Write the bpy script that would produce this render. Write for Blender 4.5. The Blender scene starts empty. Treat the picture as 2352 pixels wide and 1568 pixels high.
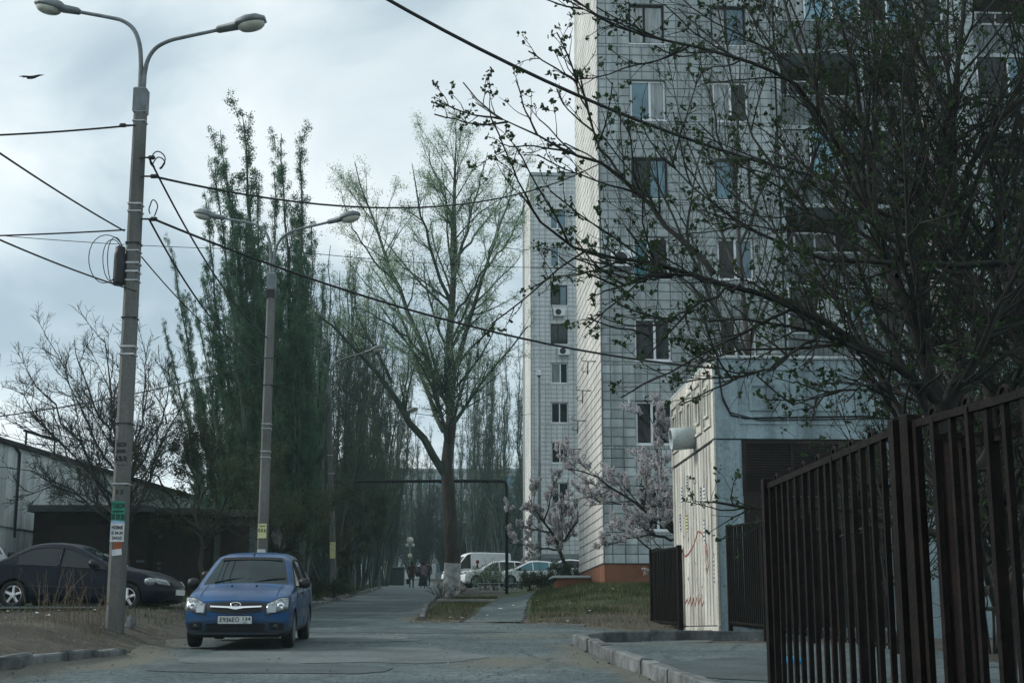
import bpy, math, random
import numpy as np
from mathutils import Vector, Matrix

R = math.radians
scene = bpy.context.scene
COL = scene.collection
random.seed(7)

# ---------------------------------------------------------------- camera, sky, sun, exposure
EYE = 1.4
PITCH = math.atan(668 / 3267)
cam_data = bpy.data.cameras.new('camera')
cam_data.lens = 50.0
cam_data.sensor_width = 36.0
cam_data.clip_start = 0.1
cam_data.clip_end = 3000
cam = bpy.data.objects.new('camera', cam_data)
COL.objects.link(cam)
cam.location = (0, 0, EYE)
cam.rotation_euler = (R(90) + PITCH, 0, 0)
scene.camera = cam

SUN_EL, SUN_AZ = R(33), R(-82)            # azimuth from +Y, negative = to the left
SUN_DIR = Vector((math.sin(SUN_AZ) * math.cos(SUN_EL), math.cos(SUN_AZ) * math.cos(SUN_EL), math.sin(SUN_EL)))
sun_data = bpy.data.lights.new('sun', 'SUN')
sun_data.energy = 2.8
sun_data.angle = R(12)
sun_data.color = (1.0, 0.96, 0.88)
sun = bpy.data.objects.new('sun', sun_data)
COL.objects.link(sun)
sun.rotation_euler = (-SUN_DIR).to_track_quat('-Z', 'Y').to_euler()

world = bpy.data.worlds.new('World')
scene.world = world
world.use_nodes = True


class NT:
    """small helper to write node trees"""
    def __init__(self, tree):
        self.t = tree
        tree.nodes.clear()

    def n(self, typ, **kw):
        nd = self.t.nodes.new(typ)
        for k, v in kw.items():
            if k.startswith('i_'):
                key = k[2:]
                key = int(key) if key.isdigit() else key.replace('_', ' ')
                s = nd.inputs[key]
                if hasattr(v, 'is_linked') or isinstance(v, bpy.types.NodeSocket):
                    self.t.links.new(v, s)
                else:
                    s.default_value = v
            else:
                setattr(nd, k, v)
        return nd

    def link(self, a, b):
        self.t.links.new(a, b)

    def math(self, op, a, b=0.0, clamp=False):
        nd = self.t.nodes.new('ShaderNodeMath')
        nd.operation = op
        nd.use_clamp = clamp
        for i, v in enumerate((a, b)):
            if isinstance(v, bpy.types.NodeSocket):
                self.t.links.new(v, nd.inputs[i])
            else:
                nd.inputs[i].default_value = v
        return nd.outputs[0]

    def mix(self, fac, a, b, blend='MIX'):
        nd = self.t.nodes.new('ShaderNodeMix')
        nd.data_type = 'RGBA'
        nd.blend_type = blend
        for i, v in ((0, fac), (6, a), (7, b)):
            if isinstance(v, bpy.types.NodeSocket):
                self.t.links.new(v, nd.inputs[i])
            else:
                nd.inputs[i].default_value = (*v, 1) if isinstance(v, tuple) and len(v) == 3 else v
        return nd.outputs[2]

    def ramp(self, fac, stops):
        nd = self.t.nodes.new('ShaderNodeValToRGB')
        els = nd.color_ramp.elements
        while len(els) < len(stops):
            els.new(0.5)
        for e, (p, c) in zip(els, stops):
            e.position = p
            e.color = (*c, 1) if isinstance(c, tuple) else (c, c, c, 1)
        self.t.links.new(fac, nd.inputs[0])
        return nd.outputs[0]


def build_world():
    t = NT(world.node_tree)
    geo = t.n('ShaderNodeTexCoord')
    d = geo.outputs['Generated']
    sep = t.n('ShaderNodeSeparateXYZ', i_0=d)
    zc = t.math('ADD', t.math('MAXIMUM', sep.outputs[2], 0.0), 0.28)
    cmb = t.n('ShaderNodeCombineXYZ', i_0=t.math('DIVIDE', sep.outputs[0], zc), i_1=t.math('DIVIDE', sep.outputs[1], zc), i_2=0.4)
    mp = t.n('ShaderNodeMapping', i_0=cmb.outputs[0])
    mp.inputs['Location'].default_value = (3.1, 0.75, 0)
    mp.inputs['Scale'].default_value = (1.0, 0.75, 1)
    nz = t.n('ShaderNodeTexNoise', i_Vector=mp.outputs[0], i_Scale=2.5, i_Detail=7.0, i_Roughness=0.50, i_Distortion=0.5)
    cl = t.ramp(nz.outputs['Fac'], [(0.34, (0.42, 0.535, 0.615)), (0.43, (0.545, 0.665, 0.735)), (0.51, (0.73, 0.83, 0.88)), (0.61, (0.91, 0.985, 1.01))])
    # sunlit side of the cloud cover is brighter
    sv = t.n('ShaderNodeVectorMath', operation='DOT_PRODUCT', i_0=d)
    sv.inputs[1].default_value = SUN_DIR
    glow = t.math('POWER', t.math('MAXIMUM', sv.outputs['Value'], 0.0), 3.0)
    low = t.math('POWER', t.math('SUBTRACT', 1.0, t.math('MAXIMUM', sep.outputs[2], 0.0)), 6.0)
    gain = t.math('ADD', 1.05, t.math('ADD', t.math('MULTIPLY', glow, 0.35), t.math('MULTIPLY', low, 0.25)))
    cl2 = t.n('ShaderNodeVectorMath', operation='SCALE', i_0=cl, i_Scale=gain)
    sky = t.n('ShaderNodeTexSky', sky_type='NISHITA', sun_disc=False, sun_elevation=SUN_EL, sun_rotation=SUN_AZ)
    sks = t.n('ShaderNodeVectorMath', operation='SCALE', i_0=sky.outputs[0], i_Scale=0.09)
    col = t.mix(0.9, sks.outputs[0], cl2.outputs[0])
    bg = t.n('ShaderNodeBackground', i_Color=col, i_Strength=1.0)
    out = t.n('ShaderNodeOutputWorld', i_Surface=bg.outputs[0])


build_world()
scene.view_settings.view_transform = 'Standard'
scene.view_settings.look = 'None'
scene.view_settings.exposure = 0.0
scene.view_settings.gamma = 1.0
scene.cycles.max_bounces = 6
scene.cycles.diffuse_bounces = 3
scene.cycles.glossy_bounces = 3
scene.cycles.transparent_max_bounces = 6
scene.cycles.caustics_reflective = False
scene.cycles.caustics_refractive = False
scene.cycles.use_denoising = True


def at(x, y, Y):
    """place of a point seen at (x, y) of the 2352 x 1568 survey picture and standing at distance Y"""
    u, v = (x - 1176) / 3267, (784 - y) / 3267
    c, s = math.cos(PITCH), math.sin(PITCH)
    k = Y / (c - v * s)
    return Vector((u * k, Y, EYE + (s + v * c) * k))


def sstep(a, b, x):
    t = min(1.0, max(0.0, (x - a) / (b - a)))
    return t * t * (3 - 2 * t)


def base_z(y):
    if y < 24:
        return .0486 * y
    if y < 160:
        return 1.166 + .0437 * (y - 24)
    return 7.11


def gz(x, y):
    z = base_z(y)
    # raised verge on the left
    edge = -5.35 if y < 30 else -5.35 - 1.3 * sstep(30, 48, y)
    z += .46 * sstep(0, 1.9, edge - x) * sstep(12, 19, y) * (1 - .75 * sstep(46, 60, y))
    # lawn rising to the tower on the right
    z += .74 * sstep(-.5, 3.0, x) * sstep(34, 45.5, y) * (1 - .6 * sstep(60, 75, y))
    # level apron round the substation
    if x > .5 and 24 < y < 38:
        z -= .10 * sstep(.8, 3, x) * sstep(25, 29, y) * (1 - sstep(33, 36.5, y))
    # shallow bank on the island with the big tree
    z += .10 * sstep(-3.2, -2.2, x) * sstep(38, 44, y) * (1 - sstep(85, 95, y)) * (1 - sstep(-.5, 3, x))
    return z


# ---------------------------------------------------------------- materials
MATS = {}


def mat(name, col, rough=.85, var=.25, scale=3.0, bump=0.0, metal=0.0, spec=.3, col2=None, rnd=0.0, lo=.35, hi=.65, bscale=None, coat=0.0, detail=6.0, stretch=None, fine=0.0, streak=0.0):
    m = bpy.data.materials.new(name)
    m.use_nodes = True
    t = NT(m.node_tree)
    pos = t.n('ShaderNodeNewGeometry').outputs['Position']
    vec = pos
    if stretch:
        mp = t.n('ShaderNodeMapping', i_0=pos)
        mp.inputs['Scale'].default_value = stretch
        vec = mp.outputs[0]
    nz = t.n('ShaderNodeTexNoise', i_Vector=vec, i_Scale=scale, i_Detail=detail, i_Roughness=.6)
    c1 = tuple(max(0, c * (1 - var)) for c in col)
    c2 = col2 if col2 else tuple(min(1, c * (1 + var)) for c in col)
    cc = t.ramp(nz.outputs['Fac'], [(lo, c1), (hi, c2)])
    if fine:
        nf = t.n('ShaderNodeTexNoise', i_Vector=pos, i_Scale=scale * 14, i_Detail=4.0, i_Roughness=.7)
        cc = t.mix(1.0, cc, t.ramp(nf.outputs['Fac'], [(.3, 1 - fine), (.7, 1 + fine)]), 'MULTIPLY')
    if streak:
        ms = t.n('ShaderNodeMapping', i_0=pos)
        ms.inputs['Scale'].default_value = (2.6, 2.6, .16)
        ns = t.n('ShaderNodeTexNoise', i_Vector=ms.outputs[0], i_Scale=1.0, i_Detail=6.0, i_Roughness=.62)
        cc = t.mix(1.0, cc, t.ramp(ns.outputs['Fac'], [(.36, 1 - streak), (.55, 1.0), (.72, 1 + streak * .3)]), 'MULTIPLY')
    if rnd:
        oi = t.n('ShaderNodeObjectInfo').outputs['Random']
        k = t.math('ADD', 1 - rnd, t.math('MULTIPLY', oi, 2 * rnd))
        cc = t.n('ShaderNodeVectorMath', operation='SCALE', i_0=cc, i_Scale=k).outputs[0]
    b = t.n('ShaderNodeBsdfPrincipled', i_Base_Color=cc, i_Roughness=rough, i_Metallic=metal)
    b.inputs['Specular IOR Level'].default_value = spec
    if coat:
        b.inputs['Coat Weight'].default_value = coat
        b.inputs['Coat Roughness'].default_value = .06
    if bump:
        nb = t.n('ShaderNodeTexNoise', i_Vector=vec, i_Scale=bscale or scale * 6, i_Detail=5.0, i_Roughness=.65)
        bp = t.n('ShaderNodeBump', i_Height=nb.outputs['Fac'], i_Strength=min(1, bump), i_Distance=.02 + .02 * bump)
        t.link(bp.outputs[0], b.inputs['Normal'])
    t.n('ShaderNodeOutputMaterial', i_Surface=b.outputs[0])
    MATS[name] = m
    return m


def leaf_mat(name, col, trans=.35, var=.35):
    m = bpy.data.materials.new(name)
    m.use_nodes = True
    t = NT(m.node_tree)
    pos = t.n('ShaderNodeNewGeometry').outputs['Position']
    nz = t.n('ShaderNodeTexNoise', i_Vector=pos, i_Scale=1.1, i_Detail=4.0)
    cc = t.ramp(nz.outputs['Fac'], [(.35, tuple(c * (1 - var) for c in col)), (.65, tuple(min(1, c * (1 + var)) for c in col))])
    d = t.n('ShaderNodeBsdfDiffuse', i_Color=cc)
    tr = t.n('ShaderNodeBsdfTranslucent', i_Color=cc)
    mx = t.n('ShaderNodeMixShader', i_0=trans, i_1=d.outputs[0], i_2=tr.outputs[0])
    t.n('ShaderNodeOutputMaterial', i_Surface=mx.outputs[0])
    return m


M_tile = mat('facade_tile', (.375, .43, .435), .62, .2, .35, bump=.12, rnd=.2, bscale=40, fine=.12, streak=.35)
M_tile_lit = mat('facade_tile_lit', (.60, .60, .57), .6, .12, .4, bump=.1, bscale=40, fine=.08, streak=.25)  # end-wall copy of the tile, sunlit side put in as lighter warm colour
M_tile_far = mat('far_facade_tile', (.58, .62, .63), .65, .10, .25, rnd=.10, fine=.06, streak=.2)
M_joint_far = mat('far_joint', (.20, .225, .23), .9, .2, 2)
M_joint = mat('joint', (.185, .21, .215), .9, .2, 2)
M_conc = mat('concrete', (.33, .38, .39), .88, .22, 1.2, bump=.35, fine=.14)
M_conc_lit = mat('concrete_lit_side', (.46, .455, .41), .85, .34, 1.3, bump=.4, fine=.22, stretch=(1, 1, .35), streak=.55)  # end wall only: sunlight put into the colour as a brighter, warmer tone
M_conc_shade = mat('concrete_shaded_front', (.26, .345, .375), .85, .22, 1.1, bump=.4, fine=.2, stretch=(1, 1, .5), streak=.35)  # front of the same kiosk, its shade put in as a darker bluish tone
M_pole = mat('pole_concrete', (.118, .122, .116), .9, .22, 2.0, bump=.4, bscale=30, fine=.22, stretch=(1, 1, .25))
M_kerb = mat('kerb_concrete', (.112, .124, .126), .92, .5, 2.6, bump=.6, fine=.2, rnd=.15)
M_plinth = mat('terracotta_plinth', (.20, .088, .052), .85, .2, 1.5, bump=.2, fine=.12)
M_brown = mat('brown_paint', (.019, .012, .011), .62, .35, 2.5, bump=.15, spec=.22)
M_fence = mat('fence_paint', (.0072, .0052, .0050), .65, .5, 9.0, bump=.35, spec=.12, col2=(.0135, .0092, .0082), lo=.4, hi=.72, fine=.35)
M_black = mat('black_rubber', (.012, .012, .013), .7, .3, 8, spec=.3)
M_cable = mat('cable_black', (.012, .013, .014), .6, .2, 3)
M_galv = mat('galvanised', (.38, .40, .41), .42, .2, 7, metal=.7, spec=.5)
M_lamp_metal = mat('lamp_grey_paint', (.13, .155, .165), .55, .3, 5, spec=.4)
M_lens = mat('lamp_lens', (.40, .42, .36), .25, .15, 5, spec=.5)
M_whitepl = mat('white_plastic', (.68, .72, .74), .5, .08, 3, rnd=.05)
M_darkglass = mat('dark_glass', (.009, .013, .016), .06, .3, 1.0, spec=.40, rnd=.3)
M_blueglass = mat('blue_glass', (.10, .20, .25), .08, .3, .6, spec=.6, rnd=.4)
M_curtain = mat('curtained_glass', (.26, .30, .31), .15, .35, 1.8, spec=.5, rnd=.25, stretch=(5, 5, .4))
M_bark = mat('bark', (.052, .047, .040), .95, .4, 5, bump=.5, stretch=(1, 1, .3))
M_pop_twig = mat('poplar_twig', (.050, .073, .058), .95, .35, 2)
M_bark_lit = mat('grey_bark', (.054, .070, .062), .95, .4, 3, bump=.5, stretch=(1, 1, .25))
M_bark_fg = mat('dark_bark', (.023, .024, .021), .9, .4, 7, bump=.5)
M_lime = mat('whitewashed_bark', (.42, .44, .44), .95, .35, 4, bump=.5)
M_twig = mat('twig', (.031, .036, .032), .95, .35, 2)
M_twig_far = mat('far_twig', (.050, .073, .065), .95, .3, 1)
L_poplar = leaf_mat('poplar_leaf', (.070, .135, .085), .55)
L_spring = leaf_mat('spring_leaf', (.22, .32, .20), .65)
L_bud = leaf_mat('bud_leaf', (.038, .062, .032), .35)
L_shrub = leaf_mat('shrub_leaf', (.050, .068, .042), .4)
L_blossom = leaf_mat('blossom', (.50, .485, .495), .3, .15)
L_far = leaf_mat('far_leaf', (.075, .105, .07), .35)
M_asphalt_patch = mat('fresh_asphalt', (.062, .081, .086), .92, .22, 1.2, bump=.5, bscale=90, fine=.25)
M_asphalt_pale = mat('worn_asphalt', (.105, .126, .129), .92, .2, .9, bump=.5, bscale=90, fine=.22)
M_paper = mat('paper', (.55, .58, .60), .9, .12, 9)
M_ink = mat('ink', (.02, .02, .022), .9, .1, 3)
M_green_paper = mat('green_paper', (.04, .22, .15), .9, .18, 9)
M_blue_paper = mat('blue_paper', (.28, .42, .58), .9, .2, 9)
M_orange_paper = mat('orange_paper', (.30, .09, .05), .9, .2, 9)
M_yellow_paper = mat('yellow_paper', (.55, .56, .30), .9, .15, 9)
M_red_paint = mat('red_spray', (.26, .075, .07), .85, .4, 9)
M_chrome = mat('chrome', (.75, .77, .79), .18, .05, 3, metal=1.0)
M_silver = mat('alloy', (.55, .57, .58), .32, .12, 12, metal=.85)
M_blue_car = mat('blue_car_paint', (.0005, .050, .150), .38, .22, 2.2, metal=.1, spec=.2, coat=.1, fine=.14)


def add_mud(m, lo, hi, col):
    """dried mud on the lower body, uneven along its upper edge"""
    nt = m.node_tree
    t = NT.__new__(NT)
    t.t = nt
    b = next(n for n in nt.nodes if n.type == 'BSDF_PRINCIPLED')
    src = b.inputs['Base Color'].links[0].from_socket
    oc = t.n('ShaderNodeTexCoord').outputs['Object']
    z = t.n('ShaderNodeSeparateXYZ', i_0=oc).outputs[2]
    nz = t.n('ShaderNodeTexNoise', i_Vector=oc, i_Scale=7.0, i_Detail=7.0, i_Roughness=.7)
    k = t.math('ADD', z, t.math('MULTIPLY', t.math('SUBTRACT', nz.outputs['Fac'], .5), .5))
    f = t.ramp(k, [(lo, .85), (hi, 0.0)])
    f2 = t.math('ADD', f, t.math('MULTIPLY', t.ramp(nz.outputs['Fac'], [(.5, 0.0), (.75, .35)]), .18), True)
    t.link(t.mix(f2, src, col), b.inputs['Base Color'])
    t.link(t.math('ADD', .30, t.math('MULTIPLY', f2, .5)), b.inputs['Roughness'])
    b.inputs['Coat Weight'].default_value = .12


add_mud(M_blue_car, .22, .52, (.075, .075, .068))
M_navy_car = mat('navy_car_paint', (.0008, .0042, .014), .38, .3, 3, metal=.0, spec=.16, coat=.06)
M_white_car = mat('white_car_paint', (.66, .70, .72), .35, .06, 3, spec=.5, coat=.5)
M_silver_car = mat('silver_car_paint', (.30, .34, .36), .35, .1, 3, metal=.4, spec=.5, coat=.5)
M_teal_glass = mat('tinted_glass', (.03, .16, .20), .08, .3, 1, spec=.6)
M_wind_glass = mat('windscreen_glass', (.004, .017, .021), .04, .5, 1.6, spec=.14)
M_plastic = mat('black_plastic', (.016, .017, .019), .55, .25, 6, spec=.35)
M_plate = mat('number_plate', (.52, .56, .56), .6, .12, 12)
M_head = mat('headlamp', (.21, .245, .26), .15, .6, 22, spec=.5, metal=.25, coat=.4)
M_gas = mat('gas_pipe_paint', (.005, .008, .0075), .6, .3, 3)
M_white_steel = mat('white_steel', (.36, .41, .42), .6, .3, 8)
M_roof = mat('roof_felt', (.045, .047, .047), .9, .3, 2)
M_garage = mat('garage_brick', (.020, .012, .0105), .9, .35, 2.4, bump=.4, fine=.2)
M_garage_grey = mat('garage_render', (.075, .088, .086), .9, .3, 1.6, bump=.4, fine=.15)
M_wall_white = mat('limewashed_wall', (.68, .76, .77), .9, .18, .7, bump=.3, fine=.12, stretch=(1, 1, .4), streak=.4)
M_parapet = mat('balcony_panel', (.13, .155, .16), .85, .25, 1.5, bump=.6, bscale=14, fine=.2)
M_timber = mat('weathered_wood', (.20, .20, .18), .9, .3, 6, bump=.3)
M_far_block = mat('far_block', (.42, .46, .47), .9, .12, .3, fine=.06)
M_pink = mat('pink_coat', (.15, .10, .125), .95, .2, 9)
M_maroon = mat('maroon_coat', (.034, .014, .015), .95, .3, 9)
M_redcoat = mat('red_coat', (.085, .018, .017), .95, .3, 9)
M_darkcloth = mat('dark_cloth', (.018, .019, .022), .95, .3, 9)
M_skin = mat('skin', (.36, .22, .17), .7, .1, 9)
M_hair = mat('dark_hair', (.018, .013, .011), .8, .3, 20)
M_bird = mat('bird_feather', (.018, .020, .022), .9, .3, 20)
M_decal = mat('worn_decal', (.20, .22, .23), .8, .5, 14, lo=.42, hi=.6)
M_litter = mat('litter', (.6, .63, .64), .8, .2, 9)
M_bin = mat('bin_green', (.020, .035, .034), .6, .3, 4)
M_bluebag = mat('blue_plastic', (.02, .28, .55), .5, .15, 9)


def ground_mat(name, asphalt):
    """soil, sand, grass and asphalt told apart by the mask attribute: R sand, G grass"""
    m = bpy.data.materials.new(name)
    m.use_nodes = True
    t = NT(m.node_tree)
    pos = t.n('ShaderNodeNewGeometry').outputs['Position']
    at_ = t.n('ShaderNodeAttribute', attribute_name='mask')
    sep = t.n('ShaderNodeSeparateColor', i_0=at_.outputs['Color'])
    n1 = t.n('ShaderNodeTexNoise', i_Vector=pos, i_Scale=.55, i_Detail=7.0, i_Roughness=.62)
    n2 = t.n('ShaderNodeTexNoise', i_Vector=pos, i_Scale=4.5, i_Detail=6.0, i_Roughness=.7)
    n3 = t.n('ShaderNodeTexNoise', i_Vector=pos, i_Scale=42.0, i_Detail=4.0, i_Roughness=.7)
    if asphalt:
        c = t.ramp(n1.outputs['Fac'], [(.34, (.050, .074, .081)), (.5, (.076, .104, .110)), (.68, (.112, .142, .146))])
        c = t.mix(1.0, c, t.ramp(n3.outputs['Fac'], [(.30, .50), (.5, 1.0), (.72, 1.6)]), 'MULTIPLY')
        c = t.mix(1.0, c, t.ramp(n2.outputs['Fac'], [(.32, .74), (.5, 1.0), (.7, 1.2)]), 'MULTIPLY')
        n4 = t.n('ShaderNodeTexNoise', i_Vector=pos, i_Scale=15.0, i_Detail=5.0, i_Roughness=.75)
        c = t.mix(1.0, c, t.ramp(n4.outputs['Fac'], [(.36, .52), (.5, 1.0), (.64, 1.46)]), 'MULTIPLY')
        wv = t.n('ShaderNodeVectorMath', operation='ADD', i_0=pos, i_1=t.n('ShaderNodeVectorMath', operation='SCALE', i_0=n2.outputs['Color'], i_Scale=.55).outputs[0])
        vor = t.n('ShaderNodeTexVoronoi', feature='DISTANCE_TO_EDGE', i_Vector=wv.outputs[0], i_Scale=.55)
        ck = t.ramp(vor.outputs['Distance'], [(.0, .35), (.008, .5), (.016, 1.0)])
        gate = t.ramp(n1.outputs['Fac'], [(.46, 0.0), (.56, 1.0)])
        c = t.mix(gate, c, t.mix(1.0, c, ck, 'MULTIPLY'))
        sand = (.122, .118, .094)
    else:
        c = t.ramp(n1.outputs['Fac'], [(.34, (.040, .037, .031)), (.5, (.060, .057, .048)), (.68, (.098, .093, .078))])
        c = t.mix(1.0, c, t.ramp(n3.outputs['Fac'], [(.30, .60), (.5, 1.0), (.72, 1.45)]), 'MULTIPLY')
        sand = (.130, .124, .100)
    k = t.math('ADD', sep.outputs[0], t.math('MULTIPLY', t.math('SUBTRACT', n2.outputs['Fac'], .5), 1.1))
    k = t.math('MULTIPLY', t.math('SUBTRACT', k, .32), 2.6, True)
    sc = t.mix(1.0, sand, t.ramp(n3.outputs['Fac'], [(.3, .72), (.7, 1.28)]), 'MULTIPLY')
    c = t.mix(t.math('MULTIPLY', k, .85), c, sc)
    g = t.math('ADD', sep.outputs[1], t.math('MULTIPLY', t.math('SUBTRACT', n2.outputs['Fac'], .5), 1.3))
    g = t.math('MULTIPLY', t.math('SUBTRACT', g, .38), 3.0, True)
    gc = t.ramp(n2.outputs['Fac'], [(.35, (.028, .044, .022)), (.65, (.062, .085, .040))])
    c = t.mix(g, c, gc)
    b = t.n('ShaderNodeBsdfPrincipled', i_Base_Color=c, i_Roughness=.93)
    b.inputs['Specular IOR Level'].default_value = .25
    hh = t.math('ADD', n3.outputs['Fac'], t.math('MULTIPLY', n2.outputs['Fac'], 1.5))
    bp = t.n('ShaderNodeBump', i_Height=hh, i_Strength=.7, i_Distance=.02 if asphalt else .05)
    t.link(bp.outputs[0], b.inputs['Normal'])
    t.n('ShaderNodeOutputMaterial', i_Surface=b.outputs[0])
    return m


M_ground = ground_mat('bare_ground', False)
M_asphalt = ground_mat('asphalt', True)


# ---------------------------------------------------------------- mesh helpers
class MB:
    def __init__(self):
        self.v, self.f, self.mi = [], [], []

    def add(self, vs, fs, mi=0):
        o = len(self.v)
        self.v += [tuple(p) for p in vs]
        self.f += [tuple(i + o for i in f) for f in fs]
        self.mi += [mi] * len(fs)
        return self

    def box(self, lo, hi, M=None, mi=0):
        x0, y0, z0 = lo
        x1, y1, z1 = hi
        vs = [Vector(p) for p in ((x0, y0, z0), (x1, y0, z0), (x1, y1, z0), (x0, y1, z0), (x0, y0, z1), (x1, y0, z1), (x1, y1, z1), (x0, y1, z1))]
        if M is not None:
            vs = [M @ p for p in vs]
        return self.add(vs, [(0, 3, 2, 1), (4, 5, 6, 7), (0, 1, 5, 4), (1, 2, 6, 5), (2, 3, 7, 6), (3, 0, 4, 7)], mi)

    def bbox(self, lo, hi, b=.01, M=None, mi=0):
        """box with a chamfer along its vertical and top edges"""
        x0, y0, z0 = lo
        x1, y1, z1 = hi
        ring = lambda i, z: [(x0 + i, y0 + i, z), (x1 - i, y0 + i, z), (x1 - i, y1 - i, z), (x0 + i, y1 - i, z)]
        vs = [Vector(p) for p in ring(0, z0) + ring(0, z1 - b) + ring(b, z1)]
        if M is not None:
            vs = [M @ p for p in vs]
        fs = [(3, 2, 1, 0), (8, 9, 10, 11)]
        for r in (0, 4):
            for k in range(4):
                fs.append((r + k, r + (k + 1) % 4, r + 4 + (k + 1) % 4, r + 4 + k))
        return self.add(vs, fs, mi)

    def tube(self, pts, rad, n=8, cap=True, mi=0):
        pts = [Vector(p) for p in pts]
        if not hasattr(rad, '__len__'):
            rad = [rad] * len(pts)
        t0 = (pts[1] - pts[0]).normalized()
        a = t0.orthogonal().normalized()
        vs, fs = [], []
        for i, p in enumerate(pts):
            t = (pts[min(i + 1, len(pts) - 1)] - pts[max(i - 1, 0)]).normalized()
            a = (a - t * a.dot(t)).normalized()
            b = t.cross(a)
            for k in range(n):
                w = 2 * math.pi * k / n
                vs.append(p + (a * math.cos(w) + b * math.sin(w)) * rad[i])
        for i in range(len(pts) - 1):
            for k in range(n):
                fs.append((i * n + k, i * n + (k + 1) % n, (i + 1) * n + (k + 1) % n, (i + 1) * n + k))
        if cap:
            fs.append(tuple(range(n - 1, -1, -1)))
            fs.append(tuple(range((len(pts) - 1) * n, len(pts) * n)))
        return self.add(vs, fs, mi)

    def lathe(self, prof, n=16, M=None, mi=0):
        vs, fs = [], []
        for r, z in prof:
            for k in range(n):
                w = 2 * math.pi * k / n
                p = Vector((r * math.cos(w), r * math.sin(w), z))
                vs.append(M @ p if M is not None else p)
        for i in range(len(prof) - 1):
            for k in range(n):
                fs.append((i * n + k, i * n + (k + 1) % n, (i + 1) * n + (k + 1) % n, (i + 1) * n + k))
        return self.add(vs, fs, mi)

    def poly(self, pts, nrm, th, mi=0):
        """flat outline extruded by th along nrm"""
        nrm = Vector(nrm) * th
        n = len(pts)
        vs = [Vector(p) for p in pts] + [Vector(p) + nrm for p in pts]
        fs = [tuple(range(n - 1, -1, -1)), tuple(range(n, 2 * n))] + [(k, (k + 1) % n, n + (k + 1) % n, n + k) for k in range(n)]
        return self.add(vs, fs, mi)

    def build(self, name, mats, parent=None, smooth=False, loc=None, rotz=0):
        me = bpy.data.meshes.new(name)
        me.from_pydata(self.v, [], self.f)
        mats = mats if isinstance(mats, (list, tuple)) else [mats]
        for m in mats:
            me.materials.append(m)
        if len(mats) > 1:
            me.polygons.foreach_set('material_index', self.mi)
        if smooth:
            me.polygons.foreach_set('use_smooth', [True] * len(self.f))
        me.update()
        return link(name, me, parent, loc, rotz)


def link(name, me, parent=None, loc=None, rotz=0):
    o = bpy.data.objects.new(name, me)
    COL.objects.link(o)
    if parent is not None:
        o.parent = parent
    if loc is not None:
        o.location = loc
    if rotz:
        o.rotation_euler = (0, 0, rotz)
    return o


def tag(o, label=None, cat=None, group=None, kind=None):
    if label:
        o['label'] = label
    if cat:
        o['category'] = cat
    if group:
        o['group'] = group
    if kind:
        o['kind'] = kind
    return o


def thing(name, label, cat, loc=(0, 0, 0), rotz=0, group=None):
    o = bpy.data.objects.new(name, None)
    COL.objects.link(o)
    o.location = loc
    o.rotation_euler = (0, 0, rotz)
    o.empty_display_size = .2
    return tag(o, label, cat, group)


def kids(o):
    return [c for c in bpy.data.objects if c.parent == o]


def copy_tree(o, parent=None, loc=None, rotz=None, scale=None, label=None, group=None):
    c = o.copy()
    COL.objects.link(c)
    c.parent = parent
    for ch in KIDS(o):
        copy_tree(ch, c)
    if loc is not None:
        c.location = loc
    if rotz is not None:
        c.rotation_euler = (0, 0, rotz)
    if scale is not None:
        c.scale = (scale, scale, scale) if not hasattr(scale, '__len__') else scale
    if label:
        c['label'] = label
    if group:
        c['group'] = group
    return c


def KIDS(o):
    return list(o.children)


FONT_MESH = {}


def text_mesh(body, material, align='CENTER', bold=0.0):
    key = (body, material.name, bold)
    if key not in FONT_MESH:
        cu = bpy.data.curves.new('lettering', 'FONT')
        cu.body = body
        cu.size = 1.0
        cu.align_x = align
        cu.align_y = 'CENTER'
        cu.extrude = .002
        cu.offset = bold
        cu.resolution_u = 3
        ob = bpy.data.objects.new('lettering', cu)
        COL.objects.link(ob)
        dg = bpy.context.evaluated_depsgraph_get()
        me = bpy.data.meshes.new_from_object(ob.evaluated_get(dg))
        bpy.data.objects.remove(ob)
        me.materials.clear()
        me.materials.append(material)
        FONT_MESH[key] = me
    return FONT_MESH[key]


def lettering(body, material, parent, origin, right, up, size, width=None, bold=.015):
    """flat lettering with its baseline direction 'right' and 'up' in the parent's space"""
    me = text_mesh(body, material, bold=bold)
    o = link('lettering', me, parent)
    right, up = Vector(right).normalized(), Vector(up).normalized()
    nrm = right.cross(up)
    xs = [v.co.x for v in me.vertices]
    w = (max(xs) - min(xs)) if xs else 1
    sx = size if width is None else width / w
    M = Matrix((right * sx, up * size, nrm)).transposed().to_4x4()
    M.translation = Vector(origin)
    o.matrix_local = M
    return o


def np_mesh(name, V, F, mats, parent=None, smooth=False, loc=None, k=4):
    me = bpy.data.meshes.new(name)
    nv, nf = len(V), len(F)
    me.vertices.add(nv)
    me.vertices.foreach_set('co', np.ascontiguousarray(V, dtype=np.float32).ravel())
    me.loops.add(nf * k)
    me.loops.foreach_set('vertex_index', np.ascontiguousarray(F, dtype=np.int32).ravel())
    me.polygons.add(nf)
    me.polygons.foreach_set('loop_start', np.arange(0, nf * k, k, dtype=np.int32))
    me.polygons.foreach_set('loop_total', np.full(nf, k, dtype=np.int32))
    if smooth:
        me.polygons.foreach_set('use_smooth', np.ones(nf, dtype=bool))
    for m in (mats if isinstance(mats, (list, tuple)) else [mats]):
        me.materials.append(m)
    me.update(calc_edges=True)
    return link(name, me, parent, loc)
# ---------------------------------------------------------------- ground, roads, kerbs
rng = np.random.default_rng(11)


def lerp_table(tab, y):
    for (a, va), (b, vb) in zip(tab, tab[1:]):
        if y <= b:
            k = max(0.0, (y - a) / (b - a))
            return va + (vb - va) * k
    return tab[-1][1]


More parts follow.
